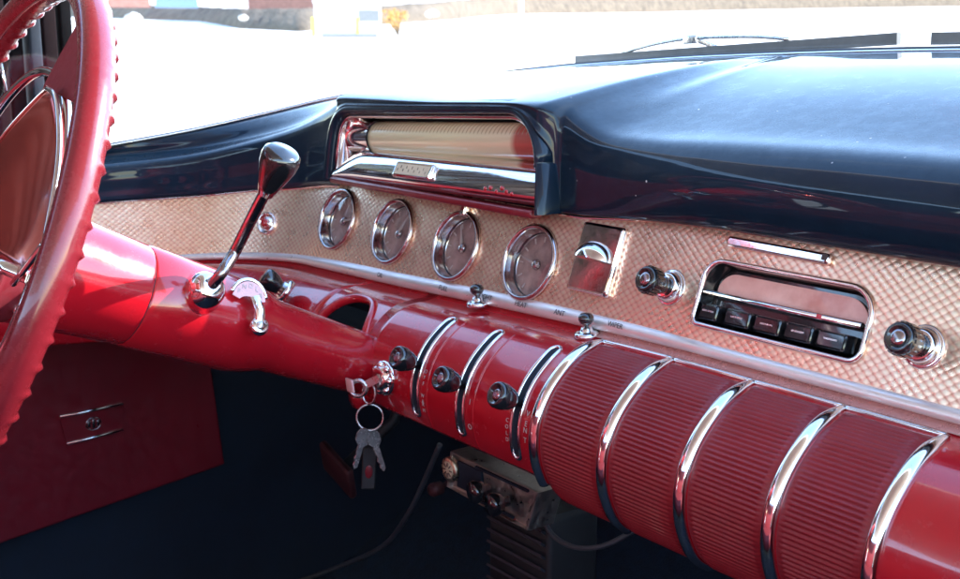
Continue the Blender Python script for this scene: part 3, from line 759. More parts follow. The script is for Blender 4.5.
# gear selector lever
_h = colhit(203, 292); b0 = _h[1]-_h[2]*.012; dl = (_h[2]+Vector((.35, -.1, .1))).normalized()
mb = MB()
mb.lathe(b0, dl, [(0, .019), (.010, .0188), (.014, .0165), (.017, .0172), (.026, .0158), (.032, .0115), (.034, .0075), (.034, 0)], 32); 
lv = mb.build('lever_socket', M['chrome'], col)
p0 = atX(209, 282, .210); bs = b0+dl*.028; pts = [bs, atX(222, 273, bs.x+.012), atX(236, 250, .245), atX(252, 218, .275), atX(268, 187, .305)]
mb = MB(); mb.tube(catmull(pts, 6), .0052, n=12); lvo = mb.build('gear_lever', M['chrome_dark'], col)
pa, pb = atX(265, 195, .302), atX(280, 160, .318); dk = (pb-pa).normalized(); dk2 = (dk*.75+Vector((.05, -.6, .35))).normalized()
mb = MB()
mb.lathe(pa, dk, [(0, .0065), (.010, .0098), (.020, .0132), (.028, .0155), (.035, .0162), (.040, .0153), (.0430, .0118), (.0445, 0)], 32)
mb.build('gear_lever_knob', M['black_gloss'], lvo)
# gear quadrant: arched window with red letters and pointer
qc = CP(.275, .0440, math.radians(62))
qt = atX(256, 283, .215); qb = atX(262, 326, .215)
qn = Vector((.62, -.70, .35)).normalized(); qx = Vector((0,0,1)).cross(qn).normalized(); qy = qn.cross(qx)
_q = colhit(246, 300); qn = (_q[2]*.8+(CAM-_q[1]).normalized()*.5).normalized(); qx = (-AX*-1); qx = (qx-qn*qx.dot(qn)).normalized(); qy = qn.cross(qx); qy = qy if qy.z > 0 else -qy; qo = _q[1]+qn*.008
mb = MB()
arcp = []
for k in range(17):
    t = math.radians(15+150*k/16); arcp.append(qo+qx*(.0165*math.cos(t))+qy*(.0200*math.sin(t)-.004))
mb.tube(arcp, .0022, n=8)
go = mb.build('gear_quadrant', M['chrome'], col)
pts2 = []
for k in range(17):
    t = math.radians(10+160*k/16); pts2.append(qo+qx*(.0155*math.cos(t))+qy*(.0190*math.sin(t)-.005))
for k in range(9):
    t = math.radians(160-140*k/8); pts2.append(qo+qx*(.009*math.cos(t))+qy*(.006*math.sin(t)-.006))
mb = MB(); mb.poly(pts2, .0015, qn); mb.build('quadrant_window', M['band'], go)
for k, ch in enumerate('RLDNP'):
    t = math.radians(32+29*k); p = qo+qx*(.0120*math.cos(t))+qy*(.0150*math.sin(t)-.0052)+qn*.0017
    text(ch, .0058, basis(p, qx, qy, qn), M['white_mark'], go, .0002)
pe = qo+qx*.012-qy*.026+qn*.002
mb = MB(); mb.tube([qo+qx*.004+qn*.004, qo+qx*.010-qy*.012+qn*.005, pe+qn*.002, pe-qy*.004], [.0045, .0050, .0055, .0050], n=10, flat=.6, up=qn); mb.lathe(pe-qn*.003, qn, [(0, .0085), (.006, .0082), (.0075, .006), (.0075, 0)], 20)
mb.build('pointer_arm', M['chrome'], go)
mb = MB(); mb.lathe(pe+qn*.0042, qn, [(0, .0042), (.0012, .004), (.0012, 0)], 16); mb.build('pivot_screw', M['steel'], go)
# ------------------------------------------------------------------ key bunch hanging from the lock
keys = empty('key_bunch', ik+inn*.012, 'bunch of car keys on a split ring hanging from the ignition lock', 'keys')
k0 = ik+inn*.010
kh = atX(358, 389, .235)
mb = MB(); kd = (kh-k0).normalized(); ks = kd.cross(Vector((0,0,1))).normalized(); ku = ks.cross(kd)
mb.box(k0+kd*.007, (.009, .0011, .0036), kd, ks, ku)
mb.tube([k0+kd*(.022+.0085*math.cos(2*PI*k/20))+ku*(.0075*math.sin(2*PI*k/20)) for k in range(20)], .0022, True, 8); mb.build('ignition_key', M['steel'], keys)
tg = atX(350, 386, .232)
mb = MB(); mb.box(tg, (.0075, .0011, .0065), (.97, -.1, .1), (.15, .98, 0), (-.25, 0, .97), bev=.001); mb.build('key_tag', M['tag_pink'], keys)
def ring(c, r, nrm, th, name, mat, up=(0,0,1), sy=1.0):
    nrm = Vector(nrm).normalized(); u = Vector(up); u = (u-nrm*u.dot(nrm)).normalized(); w = nrm.cross(u)
    mb = MB(); mb.tube([Vector(c)+u*(r*sy*math.cos(2*PI*k/32))+w*(r*math.sin(2*PI*k/32)) for k in range(32)], th, True, 8); return mb.build(name, mat, keys)
ring(atX(369, 394, .233), .0068, (.5, -.9, .1), .0011, 'link_ring', M['steel'], sy=1.5)
ring(atX(370, 418, .233), .0128, (.8, -.6, .1), .0011, 'split_ring', M['steel'])
M['nickel'] = paint('nickel_key', (.42, .38, .37), .25, .5, .3, metal=.6, grime_streak_scale=150)
def key(top, tip, name, mat, wd=.0095):
    d = (tip-top); l = d.length; d.normalize(); nrm = (CAM-top).normalized(); s_ = d.cross(nrm).normalized()*.85+nrm*.5; s_.normalize(); n_ = d.cross(s_).normalized()
    mb = MB(); pts = []
    for k in range(14):
        t = math.radians(200-220*k/13+90-10); pts.append((wd*.62*math.cos(t), .010-wd*.95*math.sin(t)))
    o = [(-.0030, .022), (-.0030, l-.003), (0, l), (.0022, l-.004), (.0012, l-.008), (.0030, l-.011), (.0018, l-.015), (.0030, l-.019), (.0030, .022)]
    head = [(-.0030, .0185), (-.0072, .014), (-.0080, .007), (-.0050, .0010), (0, -.0008), (.0050, .0010), (.0080, .007), (.0072, .014), (.0030, .0185)]
    prof_ = head[::-1]+[o[i] for i in range(0, len(o)-1)]
    outl = head+[(.0030, l-.019), (.0018, l-.015), (.0030, l-.011), (.0012, l-.008), (.0022, l-.004), (0, l), (-.0030, l-.003)]
    mb.poly([top+s_*a+d*b for a, b in outl], .0018, n_); return mb.build(name, mat, keys)
key(atX(366, 430, .236), atX(354, 470, .226), 'door_key', M['nickel'])
key(atX(371, 430, .232), atX(384, 472, .240), 'trunk_key', M['nickel'])
mb = MB(); fa, fb = atX(370, 448, .215), atX(368, 490, .215); nf = (CAM-fa).normalized(); sd = (fb-fa).normalized().cross(nf).normalized()
mb.box((fa+fb)/2, ((fb-fa).length/2, .0070, .0012), (fb-fa).normalized(), sd, nf, bev=.001); fo = mb.build('leather_fob', M['rubber'], keys)
mb = MB(); mb.ball((fa+fb)/2+nf*.0012+(fb-fa)*.08, .007, 16, (1, .55, .12), (fb-fa).normalized(), sd, nf, 0); mb.build('fob_emblem', M['red_dull'], fo)
# ------------------------------------------------------------------ under-dash control box
yb = -.030
TL, TR, BR, BL = atY(452, 451, yb), atY(541, 491, yb), atY(517, 527, yb), atY(446, 489, yb)
TR = TL+Vector((.138, 0, -.001)); BR = TL+Vector((.118, .004, -.046)); BL = TL+Vector((-.012, .004, -.042))
cb = empty('control_box', (TL+TR)/2, 'small worn metal control box with dark knobs hung under the dashboard', 'control box')
F = [TL, TR, BR, BL]; Bk = [p+Vector((0, .028, 0)) for p in F]
def inset(pts, k, dy): c = sum(pts, Vector())/4; return [c+(p-c)*k+Vector((0, dy, 0)) for p in pts]
mb = MB(); mb.add(F+Bk, [(0,4,5,1),(1,5,6,2),(2,6,7,3),(3,7,4,0),(4,7,6,5)], False); I = inset(F, .93, 0)
mb.add(F+inset(F, .985, -.003)+inset(F, .93, -.003)+inset(F, .91, .001), [(a+k*4, (a+1) % 4+k*4, (a+1) % 4+k*4+4, a+k*4+4) for k in range(3) for a in range(4)]+[(12, 13, 14, 15)], False)
M['box_metal'] = metal('tarnished_box_metal', (.62, .56, .50), .42, .25); mb.build('box_case', M['box_metal'], cb, bev=.001)
def onbox(u, v, dy=-.002): return TL.lerp(TR, u).lerp(BL.lerp(BR, u), v)+Vector((0, dy, 0))
mb = MB(); mb.lathe(onbox(.045, .45), (0, -1, 0), [(0, .0130), (.004, .0128), (.0055, .011), (.0055, 0)], 28); do = mb.build('small_dial', M['brass'], cb)
mb = MB(); mb.lathe(onbox(.045, .45, -.0075), (0, -1, 0), [(0, .0090), (.0005, .0088), (.0005, 0)], 28); mb.build('dial_face', M['cream'], do)
mb = MB()
for t in range(8):
    a = 2*PI*t/8; mb.box(onbox(.045, .45, -.0084)+Vector((math.cos(a)*.0055, 0, math.sin(a)*.0055)), (.0022, .0003, .0005), (math.cos(a), 0, math.sin(a)), (0, 1, 0), (-math.sin(a), 0, math.cos(a)))
mb.build('dial_marks', M['dark_mark'], do)
mb = MB(); mb.box(onbox(.26, .50, -.001), (.020, .002, .0135), bev=.001); mb.build('dark_panel', M['under'], cb)
mb = MB(); mb.box(onbox(.60, .10, -.002), (.040, .0012, .0012)); mb.box(onbox(.55, .90, -.002), (.035, .0012, .0012)); mb.build('box_grooves', M['under'], cb)
for (u, v) in ((.50, .48), (.72, .55)):
    p = onbox(u, v); mb = MB(); mb.lathe(p, (-.2, -1, -.05), [(0, .005), (.006, .005), (.008, .0095), (.016, .0115), (.020, .010), (.021, 0)], 24); mb.build('box_knob', M['black_gloss'], cb)
# heater outlet with louvres below it
ho = Vector((.36, .10, -.285))
ht = empty('heater_outlet', ho, 'dark louvred heater outlet below the small control box', 'heater')
mb = MB(); c = atY(514, 555, .06); mb.box(c+Vector((.0, .04, -.02)), (.052, .035, .075), bev=.006); mb.build('heater_case', M['heater'] if 'heater' in M else M['rubber'], ht)
M['louvre'] = matte('grey_louvre_metal', (.030, .028, .036), .5)
for k in range(9):
    mb = MB(); mb.box(c+Vector((0, .002, .040-.014*k)), (.046, .0045, .0014), (1,0,0), (0, .8, -.6), (0, .6, .8)); mb.build('louvre', M['louvre'], ht)
for k in range(3):
    mb = MB(); mb.box(c+Vector((-.022+.026*k, .004, .062)), (.0045, .006, .012), bev=.001); mb.build('adjuster_tab', M['louvre'], ht)
# ------------------------------------------------------------------ side panel, footwell, pedals, cables
PXL = -.335
body = empty('vintage_car', (0, 0, 0), 'dark red painted car sides with a door lining on each side of the footwell', 'car')
kp = empty('door', (PXL, -.15, -.3), 'dark red left door lining with a chrome emblem plate', None); kp.parent = body
q = [atX(206, 330, PXL), atX(225, 465, PXL), atX(-60, 566, PXL)]
poly = [Vector((PXL, q[0].y, q[0].z)), Vector((PXL, q[1].y, q[1].z)), Vector((PXL, q[2].y, q[2].z)), Vector((PXL, -1.2, q[2].z-.05)), Vector((PXL, -1.2, -.02)), Vector((PXL, -.24, -.02)), Vector((PXL, -.10, -.09)), Vector((PXL, q[0].y, -.11))]
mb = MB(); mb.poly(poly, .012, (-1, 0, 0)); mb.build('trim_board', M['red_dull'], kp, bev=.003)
EMB = [atX(59, 417, PXL), atX(122, 404, PXL), atX(66, 444, PXL), atX(122, 430, PXL)]
ec = sum(EMB, Vector())/4
e1 = (EMB[1]-EMB[0]).normalized()
for a, b in ((EMB[0], EMB[1]), (EMB[2], EMB[3])):
    mb = MB(); mb.tube([a+Vector((.003, 0, 0)), b+Vector((.003, 0, 0))], .0022, n=8); mb.build('emblem_bar', M['chrome'], kp)
mb = MB(); mb.poly([EMB[0]+Vector((.0005,0,0)), EMB[2]+Vector((.0005,0,0)), EMB[3]+Vector((.0005,0,0)), EMB[1]+Vector((.0005,0,0))], .0015, (1,0,0)); mb.build('emblem_plate', M['red_dull'], kp)
mb = MB()
for k in (-1, 0, 1): mb.box(ec+Vector((.003, k*.006, 0)), (.001, .0018, .006-.002*abs(k)), bev=.0005)
mb.tube([ec+Vector((.003, .010*math.cos(2*PI*k/20), .0085*math.sin(2*PI*k/20))) for k in range(20)], .0008, True, 6); mb.build('emblem_crest', M['chrome_dark'], kp)
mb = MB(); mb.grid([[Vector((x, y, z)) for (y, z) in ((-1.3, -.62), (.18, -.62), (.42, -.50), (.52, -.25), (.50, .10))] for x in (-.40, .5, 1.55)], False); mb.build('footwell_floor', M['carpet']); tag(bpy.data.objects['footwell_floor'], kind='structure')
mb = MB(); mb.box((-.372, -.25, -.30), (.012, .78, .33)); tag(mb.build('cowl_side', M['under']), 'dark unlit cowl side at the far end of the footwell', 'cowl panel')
pd = empty('brake_pedal', (-.02, .18, -.40), 'dim red-brown brake pedal pad deep in the dark footwell', 'pedal')
pc = atY(338, 470, .10); mb = MB(); mb.box(pc, (.040, .006, .026), (.95, 0, -.30), (.1, .9, .3), (.28, -.28, .9), bev=.004)
M['pedal'] = matte('worn_pedal_rubber', (.07, .016, .018), .6); mb.build('pedal_pad', M['pedal'], pd)
mb = MB(); mb.tube([pc+Vector((0, .008, 0)), pc+Vector((.02, .08, .06)), pc+Vector((.03, .14, .22))], .008, n=10); mb.build('pedal_arm', M['rubber'], pd)
mb = MB(); b0_ = atY(427, 492, .06); mb.lathe(b0_+Vector((0, .02, 0)), (0, -1, 0), [(0, .008), (.012, .0085), (.016, .006), (.017, 0)], 20); mb.tube([b0_+Vector((0, .02, 0)), b0_+Vector((0, .12, .04)), b0_+Vector((0, .4, .1))], .003, n=8)
tag(mb.build('footwell_button', M['pedal']), 'tiny dull red round button in the dark footwell left of the control box', 'button')  # small dull red knob, unlit
M['cable'] = matte('grey_cable', (.05, .055, .065), .5)
mb = MB(); mb.tube(catmull([atY(440, 445, .05), atY(425, 480, .05), atY(408, 515, .06), atY(385, 545, .07), atY(350, 563, .08), atY(290, 585, .1)], 6), .0032, n=8)
tag(mb.build('loose_cable', M['cable']), 'dark cable curving down through the footwell left of the control box', 'cable')
mb = MB(); mb.tube(catmull([atY(540, 512, .02), atY(552, 535, .02), atY(575, 548, .02), atY(605, 546, .03), atY(640, 528, .05)], 6), .0026, n=8)
tag(mb.build('loose_cable', M['cable']), 'short dark cable drooping under the ribbed roll right of the control box', 'cable')
# unseen front bench and right door, added to keep the footwell dark
M['seat'] = matte('dark_red_seat_cloth', (.16, .012, .02), .7, .2, 40)
seat = empty('bench_seat', (.55, -1.0, -.6), 'unseen red front bench seat, added to shade the footwell', 'bench seat')
mb = MB(); mb.box((.56, -.95, -.42), (.86, .34, .10), bev=.05); mb.build('seat_cushion', M['seat'], seat)
mb = MB(); mb.box((.56, -1.32, -.15), (.86, .09, .36), (1,0,0), (0,.97,-.2), (0,.2,.97), bev=.05); mb.build('seat_back', M['seat'], seat)
mb = MB(); mb.box((1.52, -.4, -.32), (.03, 1.0, .32), bev=.02); tag(mb.build('door', M['red_dull'], body), 'unseen plain dark red right door lining, added for shade')
roof = empty('unseen_roof', (.55, -.9, .62), 'unseen fabric lined roof, added for reflections and shade', 'roof')  # out-of-view roof added for interior reflections, shade and warm fill
M['liner'] = matte('headliner', (.60, .48, .38), .9, .1)
mb = MB(); mb.grid([[Vector((x, y, z)) for (y, z) in ((-.22, .60), (-.35, .635), (-.9, .66), (-1.6, .64), (-2.1, .55))] for x in (-.30, .55, 1.4)], True); mb.build('headliner', M['liner'], roof, solid=.03)
M['curtain'] = matte('dark_shade_cloth', (.020, .013, .014), .8, .3)  # unseen curtain added so the dash nose reflects something dark
mb = MB(); G = []
for i in range(121):
    y = -.36-1.5*i/120; G.append([Vector((-.375+.012*math.sin(i*.9)+.006*math.sin(i*.37), y, z)) for z in (-.02, .2, .4, .60)])
mb.grid(G, True); tag(mb.build('shade_curtain', M['curtain'], solid=.002), 'added dark pleated curtain, out of view, to darken reflections in the dash', 'curtain')
# ------------------------------------------------------------------ windshield, pillar, cowl, wipers, hood
ws = empty('windshield', (.55, .3, .19), 'clear wraparound windshield along the front edge of the black dash top', 'windshield')
GL = []
sl = [-.44+1.70*i/70 for i in range(71)]
for s in sl:
    B = base_pt(s); nx = Vector((-.30 if s < -.1 else -.30*max(0, (.1-s)/.2), 1, 0)).normalized()
    GL.append([B+Vector((0, 0, .002)), B+Vector((0, -.08, .14)), B+Vector((0, -.18, .30)), B+Vector((0, -.30, .44))])
mb = MB(); mb.grid(GL, True); mb.build('glass', M['glass'], ws)
mb = MB(); mb.tube([base_pt(s)+Vector((0, .002, .0008)) for s in sl], .0034, n=8); mb.build('gasket', M['rubber'], ws)
mb = MB(); mb.tube([base_pt(s)+Vector((0, -.006, .0004)) for s in sl], .0016, n=6); mb.build('reveal_bead', M['chrome'], ws)
M['pill'] = matte('dark_brown_rubber', (.010, .006, .007), .9); M['pillb'] = matte('pillar_black', (.004, .004, .005), .9)
for k_ in ('pill', 'pillb'): M[k_].node_tree.nodes['Principled BSDF'].inputs['Specular IOR Level'].default_value = .08
# pillar (dog-leg) with dark vertical flutes
pil = empty('windshield_pillar', (-.34, -.3, .05), 'dark fluted left windshield pillar seen through the steering wheel', 'pillar')
pa_, pb_ = atX(66, 60, -.36), atX(-40, 60, -.36)
n = 12
for k in range(n):
    f = k/(n-1); y = pa_.y+(pb_.y-.10-pa_.y)*f; w_ = abs(pb_.y-.10-pa_.y)/n*.5
    mb = MB(); mb.box((-.36-.004*(k % 2), y, .20), (.010+.004*(k % 3), w_*(.94 if k % 2 else .8), .33), bev=.003)
    mb.build('pillar_flute', [M['pillb'], M['pill'], M['under']][k % 3], pil)
mb = MB(); mb.tube([atX(1, 62, -.345), atX(4, 80, -.345), atX(8, 100, -.345)], .0022, n=6); mb.build('vent_frame_rod', M['chrome'], pil)
# left belt moulding below the pillar
mb = MB(); mb.box((-.352, -.75, -.010), (.016, .55, .012), bev=.006); mb.build('sill_rail', M['red_dull'], kp)
# cowl and hood outside the glass
hd = empty('car_hood', (.55, .9, .1), 'sunlit white engine hood in front of the windshield', 'hood')
mb = MB(); G = []
for i in range(41):
    s = -.44+1.70*i/40; B = base_pt(s); row = []
    for f, dz in ((.0, -.006), (.02, -.012), (.10, -.004), (.35, .004), (.75, -.010), (1.15, -.06), (1.45, -.16), (1.55, -.34)):
        side = min(1, f*2.2); x = B.x+(B.x-.55)*.25*f
        row.append(Vector((x, B.y+(.25-B.y)*min(1, f*1.4)*(1 if B.y < .25 else 0)+f+.01, B.z*(1-f*.15)+dz-.020*abs(x-.55)*f)))
    G.append(row)
mb.grid(G, True); mb.build('hood_skin', M['hood'], hd)
mb = MB(); mb.tube([base_pt(s)+Vector((0, .030, -.002)) for s in sl], .0045, n=8, flat=.6); mb.build('cowl_seal', M['rubber'], hd)
M['blade'] = matte('grey_weathered_rubber', (.09, .09, .095), .5)
def wiper(A, B, name_label, bridge=True, rest=None):
    w = empty('windshield_wiper', A, name_label, 'wiper', 'wipers parked at the foot of the windshield')
    d = (B-A).normalized(); nrm = Vector((0,0,1)); s_ = d.cross(nrm).normalized()
    mb = MB(); L_ = (B-A).length
    mb.box((A+B)/2, (L_/2, .0035, .0058), d, s_, s_.cross(d)*-1); mb.build('rubber_blade', M['blade'], w)
    mb = MB(); up = Vector((0,0,1)); mid = A+d*L_*.42
    mb.tube(catmull([A+d*L_*.18+up*.006, A+d*L_*.30+up*.013, mid+up*.016, A+d*L_*.60+up*.013, A+d*L_*.72+up*.007], 5), .0022, n=6)
    mb.box(mid+up*.015, (.010, .004, .005), d, s_, up, bev=.001); mb.build('blade_bridge', M['steel'], w)
    if rest:
        mb = MB(); mb.tube(catmull([mid+up*.016]+rest, 5), .0030, n=8); mb.build('wiper_arm', M['steel'], w)
    return w
wA, wB = atY(577, 61, .335), atY(899, 39, .335)
wiper(wA, wB, 'long dark windshield wiper parked across the middle of the glass', rest=[atY(760, 60, .36), atY(880, 64, .37)])
wiper(atY(933, 39, .335), atY(933, 39, .335)+Vector((.42, 0, .004)), 'dark windshield wiper of which only the tip shows at the right edge')
mb = MB(); pz = atY(885, 66, .330); mb.lathe(pz+Vector((0,0,-.008)), (0, -.1, 1), [(0, .020), (.006, .019), (.010, .012), (.014, .008), (.016, 0)], 20); mb.tube([pz+Vector((-.05, .005, .002)), pz+Vector((0,0,.004)), pz+Vector((.06, .005, .001))], .004, n=8)
tag(mb.build('wiper_pivot', M['chrome']), 'bright chrome wiper pivot on the cowl behind the wiper blade', 'wiper pivot')
# ------------------------------------------------------------------ outside
GZ = -1.15
def conc():
    t = NT('pale_concrete'); t.link(t.ramp(t.noise(.6, 6, .6), [(.3, (.64, .59, .52)), (.7, (.82, .76, .68))]), t.p.inputs['Base Color']); t.setp(Roughness=.9); return t.m
M['concrete'] = conc()
vd = Vector((FWD.x, FWD.y, 0)).normalized(); vr = Vector((vd.y, -vd.x, 0))
def OUT(d, lat, z): return Vector((CAM.x, CAM.y, 0))+vd*d+vr*lat+Vector((0, 0, z))
mb = MB(); rows = []
for d, z in ((-400, GZ), (-40, GZ), (2, GZ), (14, GZ), (22, -.6), (34, .0), (46, .55), (60, 1.2), (140, 3.5), (200, 6.0), (500, 18)):
    rows.append([OUT(d, l, z) for l in (-500, -60, -20, 0, 20, 60, 500)])
mb.grid(rows, True); tag(mb.build('pavement', M['concrete']), kind='structure')
def atF(x, y, d): r_ = ray(x, y); return CAM+r_*(d/r_.dot(vd))
def zat(y, d): return CAM.z-(y-42)*d/FPX      # height seen at row y at distance d (for far things)
# grey brown bank beyond the pavement
M['bank'] = matte('dry_grass_bank', (.13, .10, .07), .95, .45, 1.4, .6, .2)
def bank(px, d, name, label):
    """px: (x, y_bottom, y_top) columns"""
    mb = MB(); F_, T_, K_ = [], [], []
    rnd = random.Random(3)
    xs = []
    for (a, b) in zip(px, px[1:]):
        for k in range(12):
            f = k/12; xs.append(tuple(a[i]+(b[i]-a[i])*f for i in range(3)))
    xs.append(px[-1])
    G = []
    for x, yb_, yt_ in xs:
        d = lerp_tab([(3, 215), (7, 195), (13, 150), (15, 115), (20, 68), (22, 60), (29, 50), (32, 47)], yb_); p = atF(x, yb_, d); t_ = atF(x, yt_+rnd.uniform(-.6, .6), d+3); dirv = (p-CAM); dirv.z = 0; dirv.normalize()
        G.append([p-Vector((0,0,.3)), p, p.lerp(t_, .35)+dirv*-.3+Vector((0,0,rnd.uniform(-.06,.1))), p.lerp(t_, .75)+Vector((0,0,rnd.uniform(-.05,.08))), t_, t_+dirv*14+Vector((0,0,-.6))])
    mb.grid(G, True); o = mb.build(name, M['bank']); o['kind'] = 'structure'; return o
bank([(-60, 16, -8), (60, 18, -2), (110, 19, 4), (200, 22, 7), (240, 29, 9), (300, 32, 9), (430, 22, 3), (520, 15, -6), (700, 13, -14), (980, 7, -24), (1200, 3, -30)], 44, 'grass_bank', '')
def atl(x, y, d): return atD(x, y, d)
M['brick'] = matte('red_brick_wall', (.36, .17, .13), .8, .2, 6)
M['white_wall'] = matte('white_render', (.75, .74, .72), .8, .05, 4)
M['yellow'] = matte('yellow_paint', (.70, .60, .12), .6, .1)
M['orange_leaf'] = matte('orange_foliage', (.55, .30, .08), .8, .4, 8)
M['blue'] = matte('blue_canvas', (.16, .26, .40), .7)
M['roof'] = matte('grey_roof', (.25, .24, .23), .7)
M['win'] = paint('dark_window', (.03, .04, .05), .1, 1.0, .1)
def facing(x, y, d):
    p = atD(x, y, d); v = Vector((p.x-CAM.x, p.y-CAM.y, 0)).normalized(); return p, Vector((v.y, -v.x, 0)), v
# brick house
p, rx, vv = facing(286, 9, 62)
bh = empty('brick_house', p, 'low red brick house beyond the bank on the left', 'house')
w2 = (atD(322, 9, 62)-atD(250, 9, 62)).length/2
mb = MB(); mb.box(p+Vector((0,0,1.3)), (w2, 3, 1.6), rx, vv); mb.build('wall', M['brick'], bh)
mb = MB(); mb.add([p+Vector((0,0,2.9))+rx*a*(w2+.3)+vv*b*3.3 for a, b in ((-1,-1),(1,-1),(1,1),(-1,1))]+[p+Vector((0,0,4.2))-rx*(w2-.8), p+Vector((0,0,4.2))+rx*(w2-.8)], [(0,1,5,4),(1,2,5),(2,3,4,5),(3,0,4),(3,2,1,0)], False); mb.build('roof', M['roof'], bh)
for f in (-.5, .3):
    mb = MB(); mb.box(p+Vector((0,0,1.5))+rx*w2*f-vv*3.02, (.5, .03, .5), rx, vv); wo = mb.build('window', M['win'], bh)
# white bin with yellow corners
p, rx, vv = facing(348, 38, 36)
ub = empty('utility_container', p, 'white roadside container with yellow corner posts in front of the bank', 'container')
w2 = (atD(383, 38, 36)-atD(315, 38, 36)).length/2; hh = (38-5)/FPX*36
mb = MB(); mb.box(p+Vector((0,0,hh/2+.03)), (w2*.96, .55, hh/2-.03), rx, vv, bev=.04); mb.build('container_body', M['white_wall'], ub)
for f in (-1, .28):
    mb = MB(); mb.box(p+Vector((0,0,hh*.30))+rx*w2*f-vv*.57, (.05, .03, hh*.28), rx, vv); mb.build('corner_post', M['yellow'], ub)
mb = MB(); mb.box(p+Vector((0,0,.05))+rx*w2*.05-vv*.2, (w2*.8, .5, .05), rx, vv); mb.build('shadow_base', M['roof'], ub)  # grey slab drawn in place of the shadow line under the container
mb = MB(); mb.box(p+Vector((0,0,hh+.02)), (w2, .6, .04), rx, vv, bev=.01); mb.build('container_lid', M['white_wall'], ub)
mb = MB(); mb.box(p+Vector((0,0,hh*.62))+rx*w2*.62-vv*.57, (w2*.30, .02, hh*.16), rx, vv); mb.build('grey_panel', M['roof'], ub)
# orange shrub
p, rx, vv = facing(398, 33, 38)
def shrub(c, r, h, mat, name, label, cat, n=420, seed=1, trunk=True, group=None):
    e = empty(name, c, label, cat, group); rnd = random.Random(seed); mb = MB()
    blobs = [(Vector((rnd.uniform(-.5,.5)*r, rnd.uniform(-.5,.5)*r, h*rnd.uniform(.35, .8))), rnd.uniform(.35, .6)*r) for _ in range(7)]
    for i in range(n):
        b, br = rnd.choice(blobs); v = Vector((rnd.gauss(0,1), rnd.gauss(0,1), rnd.gauss(0,1))).normalized()*br*rnd.uniform(.5, 1.05)
        q_ = c+b+v; s_ = rnd.uniform(.05, .11)*max(r, .6)
        a = Vector((rnd.gauss(0,1), rnd.gauss(0,1), rnd.gauss(0,1))).normalized(); b2 = a.cross(Vector((rnd.gauss(0,1), rnd.gauss(0,1), rnd.gauss(0,1)))).normalized()
        mb.add([q_+a*s_, q_+b2*s_*.5, q_-a*s_, q_-b2*s_*.5], [(0,1,2,3)], False)
    mb.build('crown', mat, e)
    mb = MB()
    for k in range(5): b = blobs[k][0]; mb.tube([c+Vector((0,0,-.1)), c+b*.5+Vector((0,0,-.05*h)), c+b], [.05*r, .035*r, .015*r], n=6)
    mb.build('trunk', M['bank'], e)
shrub(p+Vector((0,0,0)), .55, (33-11)/FPX*38, M['orange_leaf'], 'orange_shrub', 'small orange autumn shrub beside the white container', 'shrub')
# pole
p, rx, vv = facing(521, 20, 40)
pe_ = empty('white_pole', p, 'thin white pole standing on the far edge of the pavement', 'pole')
mb = MB(); mb.lathe(p-Vector((0,0,.1)), (0,0,1), [(0, .09), (.15, .07), (3.6, .06), (3.62, 0)], 12); mb.build('pole_shaft', M['white_wall'], pe_)
mb = MB(); mb.box(p+Vector((0,0,.02)), (.2, .2, .06)); mb.build('pole_base', M['white_wall'], pe_)
# stall: orange + blue canvas left
p, rx, vv = facing(160, 8, 55)
st = empty('market_tent', p, 'blue and orange canvas tent at the far left beyond the bank', 'tent')
mb = MB(); mb.box(p+rx*.7+Vector((0,0,.7)), (.9, .8, .7), rx, vv, taper=.8); mb.build('blue_canvas', M['blue'], st)
mb = MB(); mb.box(p-rx*1.3+Vector((0,0,.7)), (.9, .8, .7), rx, vv, taper=.85); mb.build('orange_canvas', M['brick'], st)
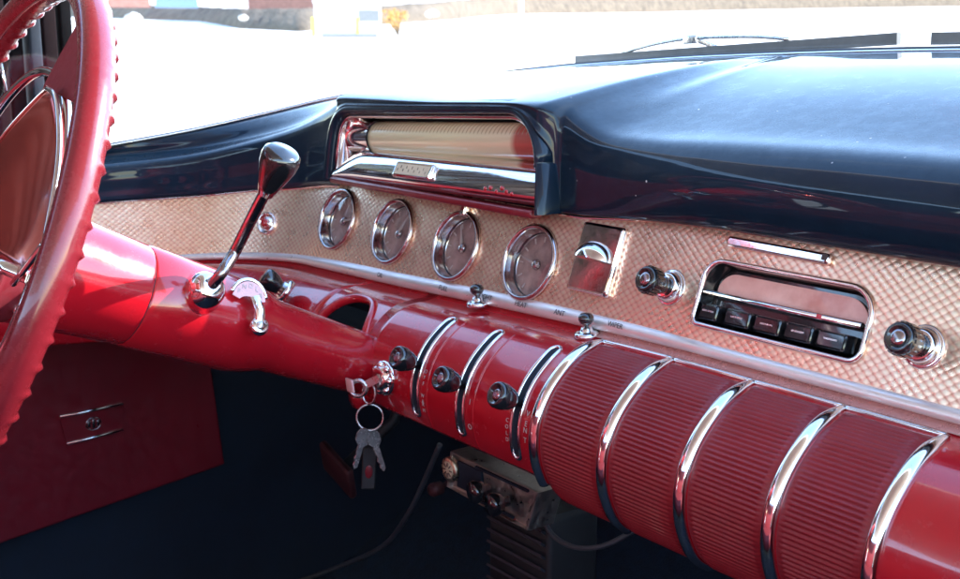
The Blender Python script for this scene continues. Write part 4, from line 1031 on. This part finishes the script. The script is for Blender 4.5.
# pale boulders along the bank
M['rock'] = matte('pale_rock', (.6, .56, .5), .9, .15, 5)
rnd = random.Random(5)
for k, (x, y, r, lb) in enumerate([(133, 19, .30, 'biggest pale boulder, at the left end of the bank beside the steering wheel rim'), (243, 18, .16, 'small pale boulder on the bank just left of the brick house'), (432, 14, .2, 'pale boulder on the bank just right of the orange shrub')]):
    p = atF(x, y, 47); me = MB(); me.ball(p, r, 12, (1.7, 1, .7)); o = me.build('boulder', M['rock'])
    for v in o.data.vertices: v.co += Vector((rnd.uniform(-1,1), rnd.uniform(-1,1), rnd.uniform(-1,1)))*r*.16
    tag(o, lb, 'boulder', 'pale boulders along the bank')
# ------------------------------------------------------------------ world, sun, camera
SUN = Vector((.38, .78, .50)).normalized()      # towards the sun
wd = bpy.data.worlds.new('World'); sc.world = wd; wd.use_nodes = True; nt = wd.node_tree
sky = nt.nodes.new('ShaderNodeTexSky'); sky.sky_type = 'NISHITA'; sky.sun_disc = False
sky.dust_density = .1; sky.ozone_density = 2.5; sky.air_density = 1.2
sky.sun_elevation = math.asin(SUN.z); sky.sun_rotation = math.atan2(SUN.x, SUN.y)
nt.links.new(sky.outputs[0], nt.nodes['Background'].inputs[0]); nt.nodes['Background'].inputs[1].default_value = .15
ld = bpy.data.lights.new('sun', 'SUN'); ld.energy = 2.1; ld.angle = math.radians(.5); ld.color = (1, .93, .85)
lo_ = bpy.data.objects.new('sun', ld); COL.objects.link(lo_); lo_.rotation_euler = (-SUN).to_track_quat('-Z', 'Y').to_euler()
cd = bpy.data.cameras.new('camera'); cam = bpy.data.objects.new('camera', cd); COL.objects.link(cam); sc.camera = cam
cm = Matrix.Identity(4)
for i, a in enumerate((RGT, UPV, -FWD)):
    for r in range(3): cm[r][i] = a[r]
cm.translation = CAM; cam.matrix_world = cm
cd.sensor_width = 36; cd.lens = FPX/960*36; cd.dof.use_dof = True; cd.dof.focus_distance = .93; cd.dof.aperture_fstop = 18; cd.clip_start = .01; cd.clip_end = 2000
sc.view_settings.view_transform = 'Standard'; sc.view_settings.look = 'None'; sc.view_settings.exposure = 2.8; sc.view_settings.gamma = 1
sc.cycles.max_bounces = 8; sc.cycles.transparent_max_bounces = 12
sc.cycles.sample_clamp_indirect = 8
